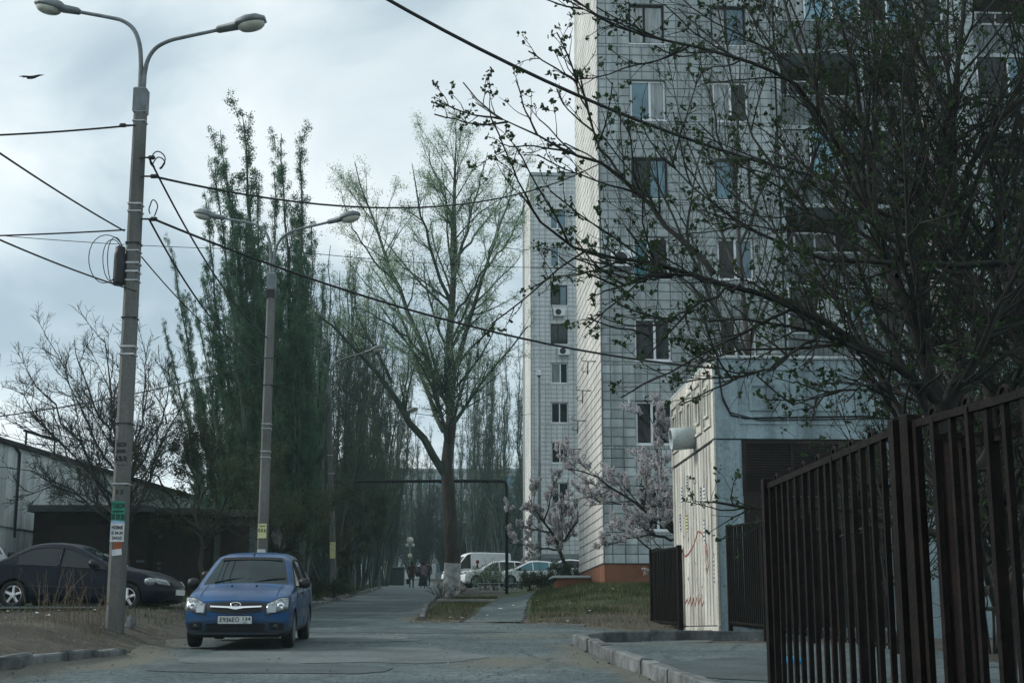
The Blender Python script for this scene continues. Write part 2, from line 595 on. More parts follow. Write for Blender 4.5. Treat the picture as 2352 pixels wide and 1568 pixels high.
ROAD_L = [(-20, -6.6), (14, -6.25), (17.2, -6.05), (21.4, -5.75), (26, -5.75), (32, -6.0), (40, -6.35), (50.5, -6.75), (78, -7.5), (110, -9.6), (140, -14), (175, -22)]
ROAD_R = [(-20, 2.6), (13, 2.1), (17, 1.72), (20, 1.36), (24.5, 1.0), (25.2, 3.4), (29, 4.0), (31, 3.4), (32.6, 1.6), (34, -1.1), (35.6, -2.35), (50, -2.95), (72, -3.7), (100, -4.8), (140, -8), (175, -15)]


def wob(x, y, s=1.0):
    return .5 * math.sin(1.7 * x * s + 2.3 * y * s) + .3 * math.sin(4.1 * y * s - 1.3 * x * s + 1) + .2 * math.sin(9.7 * y * s + 5.1 * x * s)


def set_mask(o, cols):
    me = o.data
    ca = me.color_attributes.new('mask', 'FLOAT_COLOR', 'POINT')
    ca.data.foreach_set('color', np.asarray(cols, dtype=np.float32).ravel())


def ground_sheet():
    xs = np.concatenate([np.linspace(-400, -22, 20), np.arange(-20, 14, .3), np.linspace(14.5, 400, 24)])
    ys = np.concatenate([np.arange(-30, 12, 2.0), np.arange(12, 76, .3), np.arange(76, 200, 2.0), np.linspace(200, 1200, 20)])
    nx, ny = len(xs), len(ys)
    V = np.zeros((ny, nx, 3))
    C = np.zeros((ny, nx, 4))
    C[..., 3] = 1
    for j, y in enumerate(ys):
        for i, x in enumerate(xs):
            n = .05 * wob(x, y, .6) + .018 * wob(x + 7, y, 2.1)
            xl, xr = lerp_table(ROAD_L, y), lerp_table(ROAD_R, y)
            n *= sstep(0, 1.2, max(xl - x, x - xr)) * (1 - .9 * sstep(1.6, .9, abs(x + .1)) * sstep(33.5, 35, y) * sstep(58.5, 57, y))
            if 26.5 < y < 33 and x < -6:
                n *= .2
            V[j, i] = (x, y, gz(x, y) + n)
            sand = .12
            grass = .05
            if x < xl:
                sand = .22 + .25 * sstep(1.6, .1, xl - x) if y < 34 else .1
                grass = .30 * sstep(27, 30, y) + .15 * sstep(-7.2, -9, x)
            if x > xr and y > 30:
                grass = .62 * sstep(32.5, 41, y) * sstep(-2.6, -1.0, x) + .12
                sand = .55 * sstep(41, 35, y) * sstep(-2.5, .5, x)
                grass -= .4 * sstep(40, 36, y)
                if x < -.2:
                    grass -= .25
            C[j, i, 0], C[j, i, 1] = sand, grass
    idx = np.arange(nx * ny).reshape(ny, nx)
    F = np.stack([idx[:-1, :-1], idx[:-1, 1:], idx[1:, 1:], idx[1:, :-1]], -1).reshape(-1, 4)
    o = np_mesh('ground', V.reshape(-1, 3), F, M_ground, smooth=True)
    set_mask(o, C.reshape(-1, 4))
    tag(o, kind='structure')


ground_sheet()


def strip(name, lf, rf, y0, y1, dy, n, material, off, maskf, kind='structure'):
    ys = np.arange(y0, y1 + 1e-6, dy)
    V, C = [], []
    for y in ys:
        xl, xr = lf(y), rf(y)
        for i in range(n + 1):
            x = xl + (xr - xl) * i / n
            V.append((x, y, gz(x, y) + off))
            C.append((*maskf(x, y, xl, xr), 0, 1))
    m = n + 1
    idx = np.arange(len(ys) * m).reshape(len(ys), m)
    F = np.stack([idx[:-1, :-1], idx[:-1, 1:], idx[1:, 1:], idx[1:, :-1]], -1).reshape(-1, 4)
    o = np_mesh(name, np.array(V), F, material, smooth=True)
    set_mask(o, C)
    tag(o, kind=kind)
    return o


def road_mask(x, y, xl, xr):
    e = min(x - xl, xr - x)
    s = .62 * sstep(.9, 0, e) if y < 40 else .40 * sstep(.7, 0, e)
    s += .60 * sstep(2.6, 0, math.hypot((x + .1) / 1.5, (y - 20.3) / 2.6) * 2.2)       # sand washed up by the right kerb
    s += .45 * sstep(2.0, 0, math.hypot((x - .6) / 2.2, (y - 27.5) / 1.6))
    s += .55 * sstep(1.0, 0, math.hypot((x + 5.4) / 1.8, (y - 20.5) / 3.6))            # and by the left verge
    s += .40 * sstep(1.0, 0, math.hypot((x + 2.2) / 1.2, (y - 37) / 3.0))
    return (s + .06, 0)


strip('road', lambda y: lerp_table(ROAD_L, y) + .14 * wob(0, y, 1.3), lambda y: lerp_table(ROAD_R, y) + .10 * wob(3, y, 1.1), 4, 172, .4, 34, M_asphalt, .02, road_mask)


def path_mask(x, y, xl, xr):
    return (.10 + .35 * sstep(.3, 0, min(x - xl, xr - x)), 0)


strip('path', lambda y: lerp_table([(34.4, -1.15), (57, -.45)], y) + .06 * wob(1, y, 2), lambda y: lerp_table([(34.4, .25), (44, .45), (57, .85)], y) + .08 * wob(2, y, 2), 34.4, 57, .35, 8, M_asphalt, .03, path_mask)
strip('pavement', lambda y: lerp_table([(5, 2.25), (13, 2.22), (17, 1.84), (20, 1.48), (24.4, 1.12)], y), lambda y: lerp_table([(5, 6.5), (21, 6.3), (24.45, 1.3)], y) if y > 24.0 else 6.4, 6, 24.0, .4, 16, M_asphalt, .075, lambda x, y, a, b: (.06 + .42 * sstep(22.0, 23.6, y), .25 * sstep(22, 23, y)))


def patch_sheet(name, cx, cy, rx, ry, material, off, seed, rot=0):
    """a repair in the asphalt with an uneven outline, laid on the road"""
    r = random.Random(seed)
    ph = [r.uniform(0, 6.28) for _ in range(5)]
    rings, n = 5, 40
    V, F = [(cx, cy, gz(cx, cy) + off)], []
    for k in range(1, rings + 1):
        for i in range(n):
            a = 2 * math.pi * i / n
            q = 1 + .10 * math.sin(2 * a + ph[0]) + .08 * math.sin(3 * a + ph[1]) + .05 * math.sin(7 * a + ph[2]) + .03 * math.sin(13 * a + ph[3])
            ex, ey = rx * q * math.copysign(abs(math.cos(a)) ** .7, math.cos(a)) * k / rings, ry * q * math.copysign(abs(math.sin(a)) ** .7, math.sin(a)) * k / rings
            x = cx + ex * math.cos(rot) - ey * math.sin(rot)
            y = cy + ex * math.sin(rot) + ey * math.cos(rot)
            V.append((x, y, gz(x, y) + off))
    for i in range(n):
        F.append((0, 1 + i, 1 + (i + 1) % n))
    for k in range(1, rings):
        for i in range(n):
            a, b = 1 + (k - 1) * n, 1 + k * n
            F.append((a + i, b + i, b + (i + 1) % n, a + (i + 1) % n))
    mb = MB()
    mb.add(V, F)
    o = mb.build(name, material)
    tag(o, kind='structure')


patch_sheet('road_patch', -2.6, 21.6, 1.9, 2.0, M_asphalt_pale, .026, 3, .1)
patch_sheet('road_patch', -3.2, 26.4, 1.6, 1.1, M_asphalt_pale, .027, 5, .1)
patch_sheet('road_patch', -3.2, 19.0, 1.5, .9, M_asphalt_patch, .028, 9, -.1)
patch_sheet('road_patch', -2.7, 29.5, 2.4, .9, M_asphalt_patch, .026, 12, .05)
patch_sheet('road_patch', -4.6, 45, 1.6, 7.0, M_asphalt_patch, .026, 15, -.02)
patch_sheet('road_patch', 3.2, 18.2, 1.2, 2.0, M_asphalt_patch, .083, 21, .2)
patch_sheet('driveway', -11.0, 29.4, 3.0, 1.0, M_asphalt_pale, .05, 27, .04)


def kerb(pts, seg, h=.14, w=.15, sink=0.0, off=0.0):
    root = bpy.data.objects.new('kerb', None)
    COL.objects.link(root)
    root['kind'] = 'structure'
    mb = MB()
    rr = random.Random(int(pts[0][0] * 100))
    for (x0, y0), (x1, y1) in zip(pts, pts[1:]):
        L = math.hypot(x1 - x0, y1 - y0)
        n = max(1, round(L / seg))
        for i in range(n):
            a, b = i / n, (i + 1) / n
            ax, ay = x0 + (x1 - x0) * a, y0 + (y1 - y0) * a
            bx, by = x0 + (x1 - x0) * b, y0 + (y1 - y0) * b
            za, zb = gz(ax, ay) + off, gz(bx, by) + off
            l = math.dist((ax, ay, za), (bx, by, zb))
            jit = rr.uniform(-.02, .015) - sink * rr.random()
            m = MB()
            c = .022
            # rounded upper edges and slightly broken ends
            prof = [(-w / 2, -.2), (w / 2, -.2), (w / 2, h - c), (w / 2 - c * .8, h), (-w / 2 + c * .8, h), (-w / 2, h - c)]
            vs = []
            e0, e1 = rr.uniform(.004, .02), rr.uniform(.004, .02)
            for xx in (-l / 2 + e0, -l * .2, l * .2, l / 2 - e1):
                for py, pz in prof:
                    vs.append((xx, py + rr.uniform(-.006, .006), pz + (rr.uniform(-.012, .008) if pz > 0 else 0)))
            k = len(prof)
            fs = [tuple(range(k - 1, -1, -1)), tuple(range(3 * k, 4 * k))]
            for s in range(3):
                for q in range(k):
                    fs.append((s * k + q, s * k + (q + 1) % k, (s + 1) * k + (q + 1) % k, (s + 1) * k + q))
            m.add(vs, fs)
            o = m.build('kerb_stone', M_kerb, root)
            o.location = ((ax + bx) / 2 + rr.uniform(-.02, .02), (ay + by) / 2, (za + zb) / 2 + jit)
            o.rotation_euler = (0, -math.atan2(zb - za, math.hypot(bx - ax, by - ay)), math.atan2(by - ay, bx - ax) + rr.uniform(-.02, .02))
    return root


kerb([(2.35, 12.0), (1.84, 16.5), (1.50, 19.6), (1.10, 24.3)], 1.45, h=.20, w=.17)
kerb([(1.22, 24.5), (2.4, 25.9), (3.7, 27.2), (5.2, 28.0), (7.5, 28.3)], 1.6, h=.20, w=.17)
kerb([(-6.45, 14.0), (-6.15, 17.0), (-5.95, 19.3), (-5.72, 21.3)], .95, h=.15, w=.15, sink=.05)
kerb([(-6.55, 42), (-6.85, 50.5), (-7.25, 64), (-7.6, 78), (-8.4, 92)], 1.5, h=.15, sink=.05)
kerb([(-2.2, 35.4), (-2.75, 46), (-3.05, 54), (-3.55, 70)], 1.5, h=.13, sink=.04)
kerb([(-2.05, 35.1), (-1.2, 34.3), (.6, 33.9), (1.7, 33.5)], .9, h=.07, sink=.06)

# ---------------------------------------------------------------- windows and towers
WIN_CACHE = {}


def window(parent, x0, z0, w, h, y, mull, frame_mat, panes, sill=True, label=None):
    """frame (> pane, pane, sill) set into a facade opening; local x to the right, y into the wall"""
    key = (w, h, mull, frame_mat.name)
    if key not in WIN_CACHE:
        mb = MB()
        t, d = .06, .07
        mb.box((0, 0, 0), (t, d, h)).box((w - t, 0, 0), (w, d, h)).box((t, 0, 0), (w - t, d, t)).box((t, 0, h - t), (w - t, d, h))
        mb.box((w * mull - t * .65, -.004, t), (w * mull + t * .65, d - .01, h - t))
        f = mb.build('window', frame_mat)
        me = f.data
        bpy.data.objects.remove(f)
        pm = []
        for a, b in ((t, w * mull - t * .65), (w * mull + t * .65, w - t)):
            q = MB()
            q.box((a, .035, t), (b, .045, h - t))
            p = q.build('pane', M_darkglass)
            pm.append(p.data)
            bpy.data.objects.remove(p)
        q = MB()
        q.box((-.06, -.11, -.05), (w + .06, .02, -.005))
        s = q.build('sill', M_whitepl)
        sm = s.data
        bpy.data.objects.remove(s)
        WIN_CACHE[key] = (me, pm, sm)
    me, pm, sm = WIN_CACHE[key]
    o = link('window', me, parent, (x0, y, z0))
    for md, g in zip(pm, panes):
        k = (md.name, g.name)
        if k not in WIN_CACHE:
            md2 = md.copy()
            md2.materials.clear()
            md2.materials.append(g)
            WIN_CACHE[k] = md2
        link('pane', WIN_CACHE[k], o)
    if sill:
        link('sill', sm, o)
    return o


def ac_unit(parent, x, z):
    mb = MB()
    mb.bbox((0, -.34, 0), (.78, -.06, .54), .02)
    o = mb.build('air_conditioner', M_whitepl, parent, loc=(x, 0, z))
    MM = Matrix.Translation((.3, -.345, .27)) @ Matrix.Rotation(R(90), 4, 'X')
    f = MB().lathe([(0, .004), (.05, .02), (.2, .012), (.22, .0)], 18, MM)
    f.build('fan', M_plastic, o, True)
    b = MB()
    for xx in (.1, .66):
        b.box((xx, -.34, -.05), (xx + .03, 0, -.01)).box((xx, -.05, -.25), (xx + .03, -.02, -.05))
    b.build('wall_bracket', M_galv, o)
    return o


def facade(root, W, tw, c0, win_cols, zb0, nfl, zbot, ztop, tile_m, ac=(), depth=8.0, max_parts=300, styles=None, joint=None):
    """tiled front (local y = 0, facing -y): wall core with openings, tiles, floor bands, windows"""
    th, fl = .3, 2.8
    core = MB()
    xs = sorted([0.0, W] + [c for a in win_cols for c in a])
    for a, b in zip(xs[0::2], xs[1::2]):
        core.box((a, .03, zbot), (b, .30, ztop))
    for a, b in win_cols:
        z = zbot
        for k in range(nfl):
            zs = zb0 + fl * k + .1
            core.box((a, .03, z), (b, .30, zs))
            z = zs + 1.5
        core.box((a, .03, z), (b, .30, ztop))
    core.build('wall', joint or M_joint, root)
    back = MB()
    back.box((.0, .305, zbot), (W, depth, ztop))
    back.build('core', M_joint, root)
    xe = [0.0]
    x = c0
    while x < W - .05:
        xe.append(x)
        x += tw
    xe.append(W)
    spots = []
    n0 = int((zb0 - zbot) / th + .01)
    rows = [(zb0 - (i + 1) * th, zb0 - i * th, None) for i in range(n0)]
    bands = []
    for k in range(nfl):
        b = zb0 + fl * k
        bands.append(b)
        for r in range(9):
            rows.append((b + .1 + r * th, b + .1 + (r + 1) * th, r))
    z = zb0 + fl * nfl
    bands.append(z)
    z += .1
    while z < ztop - .1:
        rows.append((z, min(z + th, ztop), None))
        z += th
    for z0, z1, r in rows:
        for a, b in zip(xe, xe[1:]):
            if r is not None and r < 5 and any(a >= p - .02 and b <= q + .02 for p, q in win_cols):
                continue
            if z1 > ztop:
                continue
            spots.append((a, b, z0, z1))
    spots.sort(key=lambda s: s[2])
    cache = {}
    g = .0085
    stuff = MB()
    for i, (a, b, z0, z1) in enumerate(spots):
        if i < max_parts:
            key = (round(b - a, 3), round(z1 - z0, 3))
            if key not in cache:
                m = MB()
                w, h = key[0] - 2 * g, key[1] - 2 * g
                m.add([(0, .03, 0), (w, .03, 0), (w, .03, h), (0, .03, h), (.012, 0, .012), (w - .012, 0, .012), (w - .012, 0, h - .012), (.012, 0, h - .012)],
                      [(4, 5, 6, 7), (0, 1, 5, 4), (1, 2, 6, 5), (2, 3, 7, 6), (3, 0, 4, 7)])
                t = m.build('tile', tile_m)
                cache[key] = t.data
                bpy.data.objects.remove(t)
            link('tile', cache[key], root, (a + g, random.uniform(-.003, .003), z0 + g))
        else:
            w, h = b - a - 2 * g, z1 - z0 - 2 * g
            ox, oz = a + g, z0 + g
            yj = random.uniform(-.003, .003)
            stuff.add([(ox, .03, oz), (ox + w, .03, oz), (ox + w, .03, oz + h), (ox, .03, oz + h), (ox + .012, yj, oz + .012), (ox + w - .012, yj, oz + .012), (ox + w - .012, yj, oz + h - .012), (ox + .012, yj, oz + h - .012)],
                      [(4, 5, 6, 7), (0, 1, 5, 4), (1, 2, 6, 5), (2, 3, 7, 6), (3, 0, 4, 7)])
    if stuff.v:
        tag(stuff.build('upper_tiles', tile_m, root), kind='stuff')
    # thin bands of small bricks at each floor
    bd = MB()
    for b in bands:
        x = 0
        while x < W - .02:
            w = min(.135, W - x)
            bd.box((x + .008, .004, b + .012), (x + w - .008, .03, b + .088))
            x += .135
    tag(bd.build('floor_bands', tile_m, root), kind='stuff')
    rr = random.Random(int(W * 100 + zb0))
    for ci, (a, b) in enumerate(win_cols):
        for k in range(nfl):
            st = styles(ci, k) if styles else None
            if st is None:
                fr = rr.choice([M_whitepl, M_whitepl, M_brown])
                gl = [rr.choice([M_darkglass, M_blueglass, M_curtain]) for _ in range(2)]
            else:
                fr, gl = st
            window(root, a + .01, zb0 + fl * k + .16, b - a - .02, 1.43, .12, rr.choice([.44, .5, .56]), fr, gl)
    for x, z in ac:
        ac_unit(root, x, z)


def side_tiles(root, depth, zbot, ztop, tile_m, tw=.41, th=.3, x=-.03):
    """tiled end wall facing local -x"""
    mb = MB()
    mb.box((x + .005, 0, zbot), (-.001, depth, ztop))
    mb.build('end_wall', M_joint, root)
    mb = MB()
    g = .014
    z = zbot
    while z < ztop - .05:
        y = -.03
        h = min(th, ztop - z)
        while y < depth - .02:
            w = min(tw, depth - y)
            o = x - .02 + random.uniform(-.005, .005)
            a, b, c, d = y + g, y + w - g, z + g, z + h - g
            mb.add([(x + .006, a, c), (x + .006, b, c), (x + .006, b, d), (x + .006, a, d), (o, a + .01, c + .01), (o, b - .01, c + .01), (o, b - .01, d - .01), (o, a + .01, d - .01)],
                   [(7, 6, 5, 4), (4, 5, 1, 0), (5, 6, 2, 1), (6, 7, 3, 2), (7, 4, 0, 3)])
            y += tw
        z += th
    tag(mb.build('end_wall_tiles', tile_m, root), kind='stuff')


# near tower
near = thing('apartment_tower', 'nearer tiled panel tower with terracotta plinth, rising out of frame behind the budding tree', 'building', (2.97, 46.2, 0), R(3))


def near_style(ci, k):
    if ci == 0:
        return [(M_whitepl, [M_darkglass, M_darkglass]), (M_whitepl, [M_darkglass, M_darkglass]), (M_whitepl, [M_darkglass, M_darkglass]), (M_whitepl, [M_teal_glass, M_darkglass]),
                (M_brown, [M_darkglass, M_blueglass]), (M_whitepl, [M_blueglass, M_curtain]), (M_brown, [M_curtain, M_curtain]), None, None][k]
    return [(M_whitepl, [M_darkglass, M_blueglass]), (M_whitepl, [M_darkglass, M_darkglass]), (M_whitepl, [M_darkglass, M_curtain]), (M_whitepl, [M_darkglass, M_blueglass]), None, None, None, None, None][k]


facade(near, 6.15, .41, .28, [(1.10, 2.33), (3.97, 5.20)], 4.47, 9, 3.57, 30.4, M_tile, ac=[(.35, 13.35)], styles=near_style)
side_tiles(near, 7.8, 3.57, 30.4, M_tile_lit)
mb = MB().box((-.0, .06, 1.2), (6.1, 7.75, 3.56))
pl = mb.build('plinth', M_plinth, near)
mb = MB().box((-1.2, 4.0, 1.4), (-.02, 5.6, 3.25))
mb.build('basement_entrance', M_plinth, near)
mb = MB().bbox((-1.35, 3.9, 3.26), (-.03, 5.7, 3.34), .02)
mb.build('entrance_slab', M_conc, near)


def loggias(root, x0, x1, zb0, nfl, zbot, ztop):
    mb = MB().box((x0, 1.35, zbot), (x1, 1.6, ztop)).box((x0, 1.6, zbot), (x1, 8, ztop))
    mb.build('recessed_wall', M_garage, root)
    mb = MB().box((x0, .05, 1.2), (x1, 7.75, zbot - .01))
    mb.build('plinth', M_plinth, root)
    for k in range(nfl):
        b = zb0 + 2.8 * k
        m = MB().box((x0, .02, b - .08), (x1, 1.34, b + .08))
        bal = m.build('balcony', M_conc, root)
        m = MB()
        n = int((x1 - x0) / .16)
        for i in range(n):                      # ribbed parapet panel
            a = x0 + (x1 - x0) * i / n
            w = (x1 - x0) / n
            m.box((a + .01, -.015 if i % 2 else .0, b + .085), (a + w - .01, .05, b + 1.1))
        m.build('parapet', M_parapet, bal)
        m = MB().box((x0, -.03, b + 1.1), (x1, .07, b + 1.16))
        m.build('coping', M_conc, bal)
        glazed = k in (2, 4, 6, 7) if x0 < 10 else k % 2
        if glazed:
            np_ = 6
            for i in range(np_):
                a = x0 + (x1 - x0) * i / np_
                w = (x1 - x0) / np_
                m = MB().box((a + .03, .012, b + 1.2), (a + w - .03, .022, b + 2.66))
                m.build('pane', random.choice([M_blueglass, M_darkglass, M_curtain, M_blueglass]), bal)
            for i in range(np_ + 1):
                a = x0 + (x1 - x0 - .06) * i / np_
                MB().box((a, .0, b + 1.16), (a + .06, .045, b + 2.72)).build('glazing_bar', M_whitepl, bal)
        else:
            for a in (x0 + .6, x0 + 3.2):
                m = MB().box((a, 1.28, b + .8), (a + 1.5, 1.36, b + 2.2))
                f = m.build('window', M_whitepl, bal)
                for q in (0, 1):
                    MB().box((a + .07 + q * .71, 1.262, b + .87), (a + .72 + q * .71, 1.275, b + 2.13)).build('pane', M_darkglass, f)
    for x in (x0, (x0 + x1) / 2, x1):
        MB().box((x - .07, .06, zbot), (x + .07, 1.34, ztop)).build('partition', M_conc, root)


loggias(near, 6.30, 12.2, 4.47, 9, 3.57, 30.4)
loggias(near, 13.3, 20.0, 4.47, 9, 3.57, 30.4)
mb = MB()
for c in range(3):
    z = 3.57
    while z < 30.2:
        mb.box((12.30 + c * .31, .0, z + .01), (12.30 + c * .31 + .285, .05, z + .285))
        z += .3
tag(mb.build('pier_tiles', M_tile, near), kind='stuff')
MB().box((12.28, .05, 1.2), (13.22, 8, 30.4)).build('pier', M_joint, near)
mb = MB().box((-.1, -.1, 30.42), (20.1, 8, 30.7))
mb.build('roof', M_roof, near)
# cable brackets on the end wall
for (x, y, z) in ((-.05, 1.2, 10.4), (-.05, 3.0, 9.7), (-.05, 4.8, 8.9), (-.05, 6.6, 8.1)):
    m = MB().tube([(x, y, z), (x - .28, y, z), (x - .30, y, z - .45)], .022, 6)
    m.tube([(x - .30, y, z), (x - .48, y, z + .02), (x - .52, y, z + .10), (x - .44, y, z + .14)], .014, 5)
    m.tube([(x - .30, y, z - .35), (x - .46, y, z - .36), (x - .50, y, z - .28), (x - .44, y, z - .22)], .014, 5)
    m.build('cable_bracket', M_plastic, near)

# far tower
far = thing('apartment_tower', 'farther tiled tower, whole roofline visible, partly hidden by the nearer tower', 'building', (1.35, 98, 0), R(3))


def far_style(ci, k):
    return {7: (M_whitepl, [M_blueglass, M_blueglass]), 6: (M_whitepl, [M_blueglass, M_curtain]), 5: (M_brown, [M_darkglass, M_blueglass]), 4: (M_brown, [M_darkglass, M_darkglass]),
            3: (M_whitepl, [M_curtain, M_darkglass]), 2: (M_whitepl, [M_darkglass, M_darkglass]), 1: (M_whitepl, [M_darkglass, M_darkglass])}.get(k, (M_whitepl, [M_darkglass, M_darkglass]))


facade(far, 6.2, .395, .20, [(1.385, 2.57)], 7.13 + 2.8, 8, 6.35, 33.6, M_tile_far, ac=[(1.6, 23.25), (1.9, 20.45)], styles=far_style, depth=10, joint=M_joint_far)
side_tiles(far, 6.5, 6.35, 33.6, M_tile_lit, .395, .3)
MB().box((.05, .06, 3), (6.2, 6.4, 6.34)).build('plinth', M_lamp_metal, far)
MB().box((-.12, -.12, 33.62), (6.3, 10, 33.85)).build('roof', M_conc, far)
MB().box((1.2, .012, 31.6), (1.35, .05, 32.0)).build('vent', M_black, far)

# panel block far behind the trees
blk = thing('apartment_block', 'pale long apartment block glimpsed between trunks at the far end of the road', 'building', (-22, 182, 0), R(-2))
MB().box((0, .05, 5), (27, 12, 21.5)).build('wall', M_far_block, blk)
MB().box((-.3, -.2, 21.52), (27.3, 12.2, 21.9)).build('roof', M_conc, blk)
for fl in range(5):
    for c in range(9):
        z = 8.2 + fl * 2.75
        if c % 3 == 1:
            b = MB().box((.6 + c * 2.95, -.9, z - .5), (2.9 + c * 2.95, .04, z + .5)).build('balcony', M_lamp_metal if (c + fl) % 2 else M_parapet, blk)
            MB().box((.7 + c * 2.95, -.8, z + .52), (2.8 + c * 2.95, -.74, z + 1.7)).build('pane', M_blueglass, b)
        else:
            window(blk, 1.0 + c * 2.95, z, 1.5, 1.45, -.02, .5, M_whitepl, [M_darkglass, M_blueglass], False)

# ---------------------------------------------------------------- substation
HX, HY = 4.19, 29.0
house = thing('substation', 'pale concrete substation kiosk with louvred brown doors and graffiti on its plank wall', 'building', (HX, HY, 0), R(2.9))
MB().box((0, 0, 1.0), (6.7, 5.35, 5.27)).build('wall', M_conc_shade, house)
MB().box((-.004, -.012, 5.30), (6.7, 5.35, 6.96)).build('upper_wall', M_conc_shade, house)
MB().bbox((-.05, -.06, 6.965), (6.8, 5.4, 7.03), .02).build('roof_slab', M_conc, house)
MB().box((-.012, .004, 1.2), (-.001, 5.34, 5.26)).build('groove_shade', M_joint, house)  # added dark sheet, deepens the shade in the plank grooves
MB().bbox((-.06, .0, 1.1), (-.014, 5.35, 1.52), .01).build('plinth', M_conc_lit, house)
MB().bbox((-.055, -.03, 1.53), (-.014, .16, 5.26), .006).build('corner_trim', M_conc_lit, house)
MB().box((-.050, -.010, 5.31), (-.006, 5.36, 6.955)).build('upper_panel', M_conc_lit, house)
npl = 15
for i in range(npl):
    a = .18 + (5.34 - .18) * i / npl
    w = (5.34 - .18) / npl
    m = MB()
    m.add([(-.014, a + .018, 1.54), (-.014, a + w - .018, 1.54), (-.014, a + w - .018, 5.25), (-.014, a + .018, 5.25),
           (-.044 - random.uniform(0, .006), a + .026, 1.55), (-.044, a + w - .026, 1.55), (-.044, a + w - .026, 5.24), (-.046, a + .026, 5.24)],
          [(7, 6, 5, 4), (4, 5, 1, 0), (5, 6, 2, 1), (6, 7, 3, 2), (7, 4, 0, 3)])
    m.build('plank', M_conc_lit, house)


def frame_ring(root, plane, c, zc, w, h, t, d, material):
    """raised rectangular moulding; plane 'x' on the end wall, 'y' on the front"""
    m = MB()
    for lo, hi in (((-w / 2, -h / 2), (w / 2, -h / 2 + t)), ((-w / 2, h / 2 - t), (w / 2, h / 2)), ((-w / 2, -h / 2 + t), (-w / 2 + t, h / 2 - t)), ((w / 2 - t, -h / 2 + t), (w / 2, h / 2 - t))):
        if plane == 'x':
            m.box((-.052 - d, c + lo[0], zc + lo[1]), (-.049, c + hi[0], zc + hi[1]))
        else:
            m.box((c + lo[0], -.014 - d, zc + lo[1]), (c + hi[0], -.011, zc + hi[1]))
    m.build('relief_frame', material, root)


for i in range(5):
    frame_ring(house, 'x', .62 + i * 1.02, 6.15, .82, 1.12, .05, .035, M_conc_lit)
    frame_ring(house, 'x', .62 + i * 1.02, 6.15, .46, .66, .05, .045, M_conc_lit)
for i in range(5):
    frame_ring(house, 'y', 1.0 + i * 1.22, 6.18, 1.02, 1.16, .03, .025, M_conc_shade)
    frame_ring(house, 'y', 1.0 + i * 1.22, 6.16, .58, .56, .05, .035, M_conc_shade)
# flue pipe through the end wall
m = MB()
m.lathe([(.20, .0), (.245, 0), (.25, .46), (.245, .56), (.21, .56), (.20, 0)], 22, Matrix.Translation((-.02, 2.2, 5.62)) @ Matrix.Rotation(R(-95), 4, 'Y'))
m.build('flue_pipe', M_conc, house, True)
# louvre and doors
X0, X1 = .52, 3.52
m = MB().box((X0, -.05, 5.19), (X1, -.005, 5.268)).box((X0, -.05, 4.12), (X1, -.005, 4.2)).box((X0, -.05, 4.2), (X0 + .08, -.005, 5.19)).box((X1 - .08, -.05, 4.2), (X1, -.005, 5.19))
m.box((X0 + 1.0, -.05, 4.2), (X0 + 1.06, -.005, 5.19)).box((X0 + 2.0, -.05, 4.2), (X0 + 2.06, -.005, 5.19))
m.build('louvre_frame', M_brown, house)
MB().box((X0 + .05, -.004, 4.2), (X1 - .05, -.001, 5.2)).build('louvre_back', M_black, house)
for a, b in ((X0 + .082, X0 + .998), (X0 + 1.062, X0 + 1.998), (X0 + 2.062, X1 - .082)):
    sl = None
    for k in range(18):
        z = 4.215 + k * .0545
        if sl is None:
            mm = MB().box((a, -.045, 0), (b, -.030, .03))
            mm.v = [(x, y + (.022 if zz > .01 else 0), zz) for x, y, zz in mm.v]
            o = mm.build('louvre_slat', M_brown, house, loc=(0, 0, z))
            sl = o.data
        else:
            link('louvre_slat', sl, house, (0, 0, z))
for i in range(3):
    a = X0 + i * 1.0
    d = MB().bbox((a + .01, -.045, 1.5), (a + .985, -.006, 4.11), .004).build('door', M_brown, house)
    v = MB()
    for k in range(8):
        v.box((a + .16, -.052, 1.75 + k * .06), (a + .46, -.047, 1.785 + k * .06)).box((a + .54, -.052, 1.75 + k * .06), (a + .84, -.047, 1.785 + k * .06))
    v.build('vent', M_black, d)
    MB().box((a + .86, -.085, 2.7), (a + .90, -.046, 2.86)).build('handle', M_plastic, d)
sg = MB().box((X0 + 1.22, -.052, 3.05), (X0 + 1.40, -.047, 3.5)).build('warning_sign', M_yellow_paper, house)
MB().poly([(X0 + 1.33, -.056, 3.44), (X0 + 1.25, -.056, 3.25), (X0 + 1.30, -.056, 3.26), (X0 + 1.28, -.056, 3.10), (X0 + 1.37, -.056, 3.30), (X0 + 1.32, -.056, 3.29)], (0, 1, 0), .003).build('lightning_mark', M_ink, sg)
MB().tube([(.06, -.03, 6.93), (.10, -.03, 6.5), (.16, -.03, 6.1), (.32, -.03, 5.78), (.62, -.03, 5.72), (1.8, -.03, 5.75), (3.1, -.03, 5.78), (4.0, -.03, 5.70), (4.3, -.03, 5.4), (4.9, -.03, 5.32)], .018, 6).tube([(.08, -.035, 6.9), (.14, -.035, 6.2), (.30, -.035, 5.84), (.9, -.035, 5.68), (2.0, -.035, 5.70), (3.6, -.035, 5.74), (4.6, -.035, 5.6)], .012, 5).build('cable', M_cable, house, True)
m = MB()
for k in range(46):      # flaked paint on the front wall
    x, z = random.uniform(.04, .5), random.uniform(2.2, 5.2)
    a = random.uniform(.01, .045)
    m.poly([(x, -.004, z), (x + a, -.004, z + .01), (x + a * 1.3, -.004, z + .02 + a * .6), (x + a * .3, -.004, z + .03)], (0, 1, 0), .003)
tag(m.build('flaked_paint', M_lamp_metal, house), kind='stuff')


